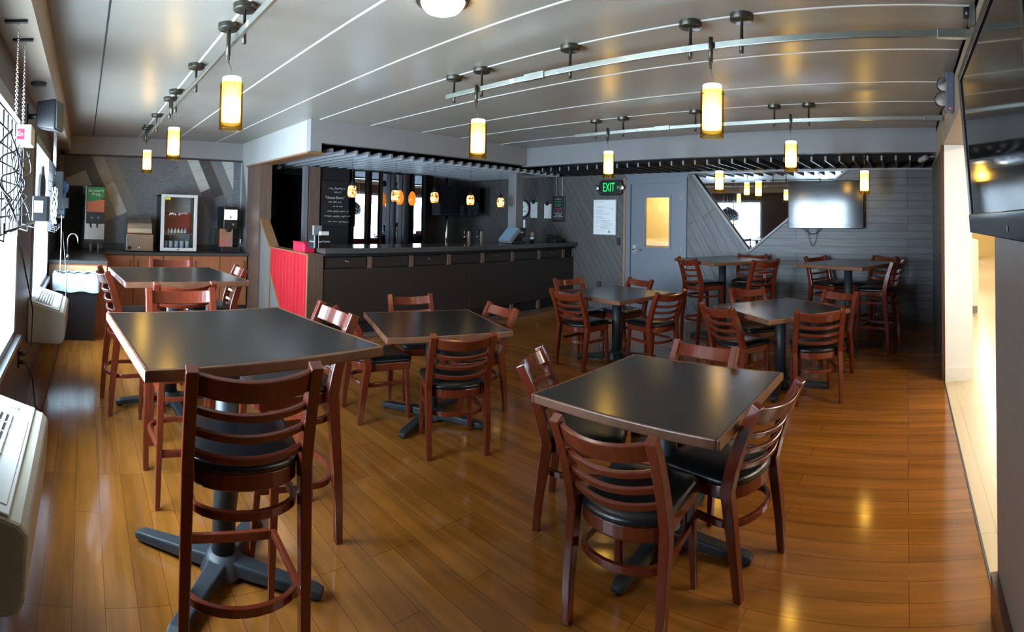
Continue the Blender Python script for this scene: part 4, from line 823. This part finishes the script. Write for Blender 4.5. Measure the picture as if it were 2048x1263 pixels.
t = thing('pastry_warmer', 'stainless food warmer with a rounded hood on the worktop', 'food warmer', (0.665, 8.10, 0.925))
MB().box(0.0, 0.42, 0.0, 0.42, 0.015, 0.27).build('body', 'steel', t, bevel=0.004)
mb = MB(); mb.loft([[(x, y, z) for y, z in ((0.0, 0.275), (-0.005, 0.30), (0.01, 0.36), (0.05, 0.44), (0.10, 0.50), (0.16, 0.53), (0.40, 0.54), (0.40, 0.275))] for x in (0.012, 0.40)], smooth=False); mb.build('hood', 'steel', t, bevel=0.006)
for x in (0.08, 0.26):
    for z in (0.10, 0.21): MB().box(x, x + 0.10, -0.003, 0.0, z, z + 0.022).build('vent_slot', 'reflector', t)
mb = MB(); mb.loft([[(0.05 + r * math.cos(a), y, 0.065 + r * math.sin(a)) for a in [2 * PI * i / 20 for i in range(20)]] for r, y in ((0.034, -0.001), (0.032, -0.02))]); mb.build('dial', 'plastic', t); mb = MB(); mb.tube([(0.205, -0.004, 0.11), (0.205, -0.02, 0.06), (0.205, -0.01, 0.03)], 0.008); mb.build('latch', 'chrome', t)
mb = MB(); scribble(mb, (0.15, -0.004, 0.30), (1, 0, 0), (0, 0, 1), [(0.0, 0.12, 0.0, 0.012)], 0.003); mb.build('maker_lettering', 'ink', t)
t = thing('glass_door_fridge', 'small glass-door refrigerator with cups and bottles on its shelves', 'refrigerator', (1.20, 8.10, 0.929))
mb = MB(); mb.box(0.0, 0.02, 0.03, 0.50, 0.03, 0.90); mb.box(0.56, 0.58, 0.03, 0.50, 0.03, 0.90); mb.box(0, 0.58, 0.48, 0.50, 0.03, 0.90); mb.box(0, 0.58, 0.03, 0.50, 0.88, 0.90); mb.box(0, 0.58, 0.03, 0.50, 0.0, 0.05); mb.build('cabinet', 'plastic', t)
MB().box(0.02, 0.56, 0.46, 0.475, 0.05, 0.88).build('liner', pmat('fridge_liner', (0.40, 0.42, 0.43), 0.5), t); lab(MB().box(0.03, 0.55, 0.44, 0.455, 0.30, 0.62).build('red_panel', pmat('dark_red', (0.42, 0.02, 0.04), 0.4), t), 'dark red panel inside')
mb = MB(); mb.box(0, 0.055, 0.0, 0.03, 0.02, 0.905); mb.box(0.525, 0.58, 0.0, 0.03, 0.02, 0.905); mb.box(0.055, 0.525, 0.0, 0.03, 0.86, 0.905); mb.box(0.055, 0.525, 0.0, 0.03, 0.02, 0.07); mb.build('door_frame', 'whiteplastic', t, bevel=0.004)
MB().box(0.055, 0.525, 0.012, 0.018, 0.07, 0.86).build('door_glass', 'clear', t); MB().box(0.025, 0.555, 0.05, 0.45, 0.275, 0.285).build('shelf', 'greyplastic', t); MB().box(0.545, 0.57, -0.02, 0.0, 0.55, 0.76).build('handle', 'whiteplastic', t)
lab(MB().box(0.06, 0.145, 0.006, 0.010, 0.82, 0.855).build('sticker', 'yellowlabel', t), 'yellow sticker'); mb = MB(); scribble(mb, (0.13, 0.006, 0.60), (1, 0, 0), (0, 0, 1), [(0.0, 0.17, 0.0, 0.055), (0.15, 0.29, 0.01, 0.02)], 0.012); mb.build('white_lettering', 'paper', t); mb = MB(); mb.tube([(0.28, -0.004, 0.045), (0.28, -0.014, 0.045)], 0.012); mb.build('lock', 'chrome', t)
for i in range(6):
    o = MB().lathe([(0, 0), (0.022, 0), (0.026, 0.02), (0.022, 0.045), (0.008, 0.07), (0.008, 0.085), (0, 0.085)], n=14).build('creamer_bottle', 'whiteplastic'); o.location = (1.20 + 0.15 + 0.055 * i, 8.10 + 0.17, 1.218); tag(o, 'small white bottle in the row on the fridge shelf', 'bottle', 'bottles on the fridge shelf')
cup = None
for i in range(5):
    for k in range(2):
        if cup is None: o = cup = tag(MB().lathe([(0, 0), (0.03, 0), (0.036, 0.055), (0.038, 0.058), (0, 0.058)], n=16).build('yogurt_cup', pmat('cup_blue_white', (0.62, 0.70, 0.78), 0.4, 0, 0.3, 60)), 'blue and white cup stacked in the bottom of the fridge', 'cup', 'cups in the fridge')
        else: o = cup.copy(); C.objects.link(o)
        o.location = (1.20 + 0.10 + 0.088 * i, 8.10 + 0.12 + 0.006 * (i % 2), 0.983 + 0.0595 * k)
t = thing('coffee_dispenser', 'black and steel coffee dispenser with a lit picture at the right end of the worktop', 'coffee machine', (2.17, 8.12, 0.929))
MB().box(0.02, 0.30, 0.0, 0.45, 0.0, 0.09).build('base', 'plastic', t, bevel=0.006); MB().box(0.0, 0.22, 0.05, 0.40, 0.09, 0.38).build('body', 'steel', t); MB().box(0.05, 0.29, 0.02, 0.42, 0.38, 0.74).build('head', 'plastic', t, bevel=0.015); lab(MB().box(0.065, 0.275, 0.012, 0.02, 0.53, 0.69).build('lit_picture', 'litpanel', t), 'glowing white picture')
MB().lathe([(0.045, 0.0), (0.06, 0.03), (0.06, 0.07)], (0.15, 0.08, 0.33), 16).build('spout', 'plastic', t); lab(MB().box(0.20, 0.23, 0.012, 0.02, 0.44, 0.47).build('button', 'greyplastic', t), 'round button'); mb = MB(); mb.prism([(0.14, 0.010, 0.55), (0.19, 0.010, 0.55), (0.17, 0.010, 0.61)], (0, 0.003, 0)); mb.build('picture_mark', 'greyplastic', t)
mb = MB(); mb.lathe([(0, 0), (0.055, 0), (0.06, 0.03), (0.05, 0.22)], (0, 0, 0), 18); o = mb.build('glass_jar', 'clear'); o.location = (2.545, 8.20, 0.927); tag(o, 'clear glass jar at the right of the coffee dispenser', 'jar')
# bin with clear bag
t = thing('trash_bin', 'tall black bin with a clear bag folded over its rim beside the sink', 'trash bin', (-0.07, 6.40, 0))
mb = MB(); mb.loft([[(-0.23, -0.12, 0), (0.23, -0.12, 0), (0.23, 0.12, 0), (-0.23, 0.12, 0)], [(-0.262, -0.145, 0.74), (0.262, -0.145, 0.74), (0.262, 0.145, 0.74), (-0.262, 0.145, 0.74)]]); mb.build('bin', 'plastic', t)
mb = MB(); n = 56; rings = []
for j, (zz, ex) in enumerate(((0.785, -0.03), (0.80, 0.0), (0.80, 0.012), (0.74, 0.016), (0.66, 0.02), (0.585, 0.018))):
    r = []
    for i in range(n):
        q = i / n * 4; s = int(q); f = q - s; w, d = 0.262 + ex, 0.145 + ex
        p = [(-w + 2 * w * f, -d), (w, -d + 2 * d * f), (w - 2 * w * f, d), (-w, d - 2 * d * f)][s]
        k = 0.007 * math.sin(i * 2.3 + j * 0.7) + 0.004 * math.sin(i * 5.1 + j); r.append((p[0] * (1 + k * 2), p[1] * (1 + k * 2), zz + (0.010 * math.sin(i * 0.9) if j == 5 else 0.01 * math.sin(i * 1.7))))
    rings.append(r)
mb.loft(rings, cap=False, smooth=True); lab(mb.build('bag', 'bag', t), 'clear plastic bag')

# ------------------------------------------------------------------ window side things
def make_ac():
    t = thing('wall_heater', '', 'heater')
    y0, y1 = 0.0, 0.80; x1 = 0.31
    prof = [(0.0, 0.47), (x1 - 0.05, 0.47), (x1 - 0.015, 0.485), (x1 + 0.0, 0.52), (x1 + 0.005, 0.70), (x1 - 0.02, 0.728), (0.05, 0.80), (0.0, 0.81)]
    mb = MB(); mb.loft([[(x, y, z) for x, z in prof] for y in (y0, y1)]); mb.build('case', 'beige', t, bevel=0.012)
    d = Vector((x1 - 0.07, 0, 0.728 - 0.80)).normalized(); up = Vector((-d.z, 0, d.x)); o0 = Vector((0.05, 0, 0.80))
    mt = Matrix(((d.x, 0, up.x, o0.x), (0, 1, 0, 0), (d.z, 0, up.z, o0.z), (0, 0, 0, 1)))
    mb = MB(); mb.box(-0.035, 0.215, 0.012, 0.788, 0.001, 0.009, mat=mt); top = mb.build('top_cover', 'whiteplastic', t, bevel=0.006)
    mb = MB(); mb.box(0.005, 0.135, 0.08, 0.62, 0.0092, 0.011, mat=mt); mb.build('grille_opening', 'vent', top)
    mb = MB()
    for k in range(6): mb.box(0.006 + k * 0.0235, 0.018 + k * 0.0235, 0.08, 0.62, 0.0105, 0.017, mat=mt)
    for k in range(8): mb.box(0.0, 0.14, 0.078 + k * 0.0773, 0.084 + k * 0.0773, 0.0105, 0.015, mat=mt)
    mb.build('grille', 'whiteplastic', top)
    mb = MB(); mb.box(0.15, 0.20, 0.05, 0.64, 0.0092, 0.012, mat=mt); mb.build('front_strip', 'whiteplastic', top)
    mb = MB(); mb.box(0.11, 0.15, 0.70, 0.735, 0.0092, 0.012, mat=mt); mb.build('control_flap', 'greyplastic', top)
    mb = MB()
    for k in range(9): mb.box(x1 - 0.05, x1 - 0.004, -0.0015, 0.03, 0.53 + k * 0.02, 0.534 + k * 0.02)
    mb.build('side_louvres', 'beige', t)
    return t
ac = make_ac(); ac.location = (XL + 0.001, 1.42, 0); ac['label'] = 'white and beige wall heater nearest the viewer at the left edge'; ac['group'] = 'heaters under the windows'
dup(ac, (XL + 0.001, 4.28, 0), 0, 'white and beige wall heater beside the black bin', 'heaters under the windows')
t = thing('power_outlet', 'dark outlet with two plugs between the heaters', 'outlet', (XL, 3.75, 0.50)); MB().box(0, 0.012, -0.04, 0.04, -0.06, 0.06).build('plate', 'plastic', t)
for z in (-0.03, 0.03): mb = MB(); mb.tube([(0.01, 0, z), (0.05, 0.01, z)], 0.014, 8); mb.build('plug', 'plastic', t)
mb = MB(); mb.tube([(XL + 0.05, 3.76, 0.53), (XL + 0.075, 3.9, 0.54), (XL + 0.07, 4.0, 0.8), (XL + 0.03, 3.4, 1.35)], 0.006, 6); mb.tube([(XL + 0.05, 3.76, 0.47), (XL + 0.10, 3.80, 0.35), (XL + 0.12, 3.9, 0.1), (XL + 0.16, 4.0, 0.02), (XL + 0.22, 4.5, 0.2), (XL + 0.28, 5.12, 0.45), (XL + 0.29, 5.13, 0.9), (XL + 0.2, 6.1, 1.3)], 0.005, 6)
tag(mb.build('power_cable', 'plastic'), 'black power cords trailing from the outlet between the heaters', 'cord')
# hanging wire racks with boxes
def rack(y0, y1, z0, z1, brackets, label, x=-0.33, ny=9, nz=7):
    t = thing('wire_rack', label, 'wire rack', (x, y0, z0))
    mb = MB(); w, h = y1 - y0, z1 - z0
    for i in range(ny + 1): mb.tube([(0, w * i / ny, 0), (0, w * i / ny, h)], 0.004, 6)
    for j in range(nz + 1): mb.tube([(0.005, 0, h * j / nz), (0.005, w, h * j / nz)], 0.004, 6)
    for i in range(0, ny + 1, 3): mb.tube([(0, w * i / ny, 0.02), (0.07, w * i / ny, 0.0), (0.07, w * i / ny, 0.06)], 0.004, 6)
    mb.tube([(0.07, 0, 0.03), (0.07, w, 0.03)], 0.004, 6); mb.build('grid', 'plastic', t)
    for k, by in enumerate(brackets):
        mb = MB(); mb.box(-0.06, 0.045, by - y0 - 0.012, by - y0 + 0.012, 2.438 - z0, 2.449 - z0); mb.build('ceiling_bracket', 'plastic', t)
        mb = MB(); ym = min(max(by - y0, 0.03), w - 0.03); n = 46
        for i in range(n):
            z = h + (2.44 - z1) * i / n; dz = (2.44 - z1) / n; c = Vector((0.005, ym, z + dz / 2)); a = PI / 2 * (i % 2)
            mb.tube([c + Vector((0.006 * math.cos(q) * math.cos(a), 0.006 * math.cos(q) * math.sin(a), dz * 0.62 * math.sin(q))) for q in [2 * PI * m / 7 for m in range(7)]], 0.0016, 4, closed=True)
        lab(mb.build('chain', 'chrome', t), 'silver chain')
    return t
rack(1.70, 2.78, 1.48, 1.98, [2.39, 2.66], 'black wire rack hung on chains before the near window')
rack(4.75, 5.75, 1.36, 2.02, [5.36, 5.58, 5.80], 'black wire rack hung on chains before the far window')
def box_thing(name, label, cat, loc, s, mat, extra=None):
    t = thing(name, label, cat, loc); MB().box(-s[0] / 2, s[0] / 2, -s[1] / 2, s[1] / 2, 0, s[2]).build('case', mat, t, bevel=0.006)
    if extra: MB().box(*extra[0]).build(extra[2], extra[1], t)
    return t
t = box_thing('router', 'white box with a red square on top of the near rack', 'router', (-0.285, 2.46, 1.88), (0.07, 0.16, 0.09), 'whiteplastic'); lab(MB().box(-0.032, 0.0, -0.0825, -0.08, 0.02, 0.07).build('red_mark', 'redbox', t), 'red square mark'); text_obj('lettering', 'En', 0.03, 'paper', t, (-0.016, -0.084, 0.045), FACE_Y)
t = box_thing('network_box', 'black box with a small label at the foot of the near rack', 'network box', (-0.225, 2.74, 1.52), (0.08, 0.16, 0.13), 'plastic'); lab(MB().box(-0.03, 0.015, -0.082, -0.08, 0.045, 0.105).build('sticker', 'paper', t), 'white sticker')
box_thing('network_switch', 'tall black device in the far rack', 'network box', (-0.275, 5.62, 1.55), (0.09, 0.10, 0.42), 'plastic')
box_thing('power_adapter', 'small black adapter at the foot of the far rack', 'adapter', (-0.20, 5.58, 1.58), (0.07, 0.10, 0.11), 'plastic')
mb = MB()
for k in range(9):
    y = 1.9 + 0.09 * k; pts = [(-0.30 + 0.02 * math.sin(k + i), y + 0.10 * math.sin(i * 1.1 + k), 1.55 + 0.045 * i + 0.03 * math.cos(k * 2 + i)) for i in [q / 4 for q in range(30)]]; mb.tube(pts, 0.004, 6)
tag(mb.build('cable_bundle', 'plastic'), 'tangle of black cables on the near wire rack', 'cables', kind='stuff')
mb = MB()
for k in range(6):
    pts = [(-0.30 + 0.02 * math.sin(2 * k + i), 5.1 + 0.08 * k + 0.06 * math.sin(i * 1.4 + k), 1.42 + 0.05 * i) for i in [q / 4 for q in range(30)]]; mb.tube(pts, 0.004, 6)
tag(mb.build('cable_bundle', 'cord'), 'tangle of pale cables on the far wire rack', 'cables', kind='stuff')
for y, z0, z1, l in ((2.92, 1.24, 1.56, 'white pull cord knotted at its end by the near window'), (5.75, 0.85, 1.50, 'white pull cord hanging from the far rack')):
    t = thing('pull_cord', l, 'cord', (-0.245, y, z1)); mb = MB(); mb.tube([(0, 0, 0), (0.004, 0, (z0 - z1) / 2), (0, 0, z0 - z1)], 0.004, 6); mb.build('cord', 'cord', t)
    mb = MB(); mb.tube([(0.02 * math.sin(q), 0.01 * math.cos(q), z0 - z1 - 0.035 + 0.04 * math.cos(q)) for q in [2 * PI * i / 10 for i in range(10)]], 0.004, 6, closed=True); mb.build('knot_loop', 'cord', t)
t = thing('wall_speaker', 'black speaker on a bracket high beside the near window', 'speaker', (-0.27, 3.50, 2.20), -0.25)
mb = MB(); mb.loft([[(-0.05, -0.06, -0.08), (0.085, -0.08, -0.10), (0.085, 0.10, -0.10), (-0.05, 0.08, -0.08)], [(-0.05, -0.06, 0.09), (0.085, -0.08, 0.10), (0.085, 0.10, 0.10), (-0.05, 0.08, 0.09)]]); mb.build('cabinet', 'plastic', t, bevel=0.008); mb = MB(); mb.tube([(-0.125, 0.0, 0), (-0.05, 0, 0)], 0.018, 10); mb.box(-0.13, -0.12, -0.03, 0.03, -0.08, 0.08); mb.build('bracket', 'plastic', t); MB().box(0.085, 0.095, -0.07, 0.09, -0.09, 0.09).build('grille', 'vent', t)
o = MB().lathe([(0.0, -0.02), (0.05, -0.018), (0.058, 0.0)], n=24).build('smoke_detector', 'vent'); o.location = (-0.34, 3.62, 2.449); tag(o, 'flat dark disc on the underside of the window beam', 'detector')
t = thing('dome_camera', 'dark dome camera in the far window corner under the beam', 'camera', (-0.33, 7.9, 2.45)); MB().lathe([(0.055, 0.0), (0.055, -0.03), (0.05, -0.03)], n=18).build('base', 'plastic', t); MB().lathe([(0.048, -0.03), (0.04, -0.06), (0.0, -0.075)], n=18).build('dome', 'bezel', t)
# sign hanging in the far window (seen mirrored as a dark shape)
t = thing('window_sign', 'dark shaped sign hanging in the far window, mirrored in the V-shaped mirror', 'sign', (XL - 0.03, 5.60, 1.80))
prof = [(-0.36, -0.14), (-0.33, -0.20), (-0.25, -0.22), (0.25, -0.23), (0.31, -0.23), (0.29, -0.14), (0.34, -0.06), (0.36, 0.04), (0.30, 0.09), (0.24, 0.12), (0.13, 0.16), (0.07, 0.21), (0.0, 0.23), (-0.08, 0.21), (-0.14, 0.16), (-0.25, 0.12), (-0.33, 0.05), (-0.37, -0.04)]
MB().prism([(0, y, z) for y, z in prof], (0.025, 0, 0)).build('panel', 'plastic', t); MB().tube([(0.012, -0.2, 0.12), (0.012, -0.2, 0.30)], 0.003, 5).build('chain', 'chrome', t); MB().tube([(0.012, 0.2, 0.12), (0.012, 0.2, 0.30)], 0.003, 5).build('chain', 'chrome', t)

# ------------------------------------------------------------------ light
w = D.worlds.new('world'); bpy.context.scene.world = w; w.use_nodes = True
nt = w.node_tree; nt.nodes.clear(); bg = N(nt, 'ShaderNodeBackground', Strength=22.0); bg.inputs[0].default_value = (0.68, 0.86, 1.0, 1); wo = N(nt, 'ShaderNodeOutputWorld'); L(nt, bg.outputs[0], wo.inputs[0])
def area(name, loc, rot, sx, sy, power, col, portal=False, spread=PI):
    l = D.lights.new(name, 'AREA'); l.shape = 'RECTANGLE'; l.size = sx; l.size_y = sy; l.energy = power; l.color = col; l.spread = spread
    if portal: l.cycles.is_portal = True
    o = D.objects.new(name, l); C.objects.link(o); o.location = loc; o.rotation_euler = rot; return o
for y0, y1, z0, z1 in W: area('window_portal', (XL - 0.17, (y0 + y1) / 2, (z0 + z1) / 2), (0, -PI / 2, 0), z1 - z0, y1 - y0, 1, (1, 1, 1), True)
area('side_room_lamp', (8.4, 3.9, 2.58), (0, 0, 0), 0.5, 0.9, 26, (1.0, 0.88, 0.62))

vs = bpy.context.scene.view_settings
bpy.context.scene.display_settings.display_device = 'sRGB'
vs.view_transform = 'Standard'; vs.look = 'None'; vs.gamma = 1.0; vs.use_curve_mapping = False; vs.exposure = 1.62
cy = bpy.context.scene.cycles
cy.max_bounces = 10; cy.glossy_bounces = 6; cy.transparent_max_bounces = 16; cy.diffuse_bounces = 5; cy.caustics_reflective = False; cy.caustics_refractive = False
cy.sample_clamp_indirect = 6.0
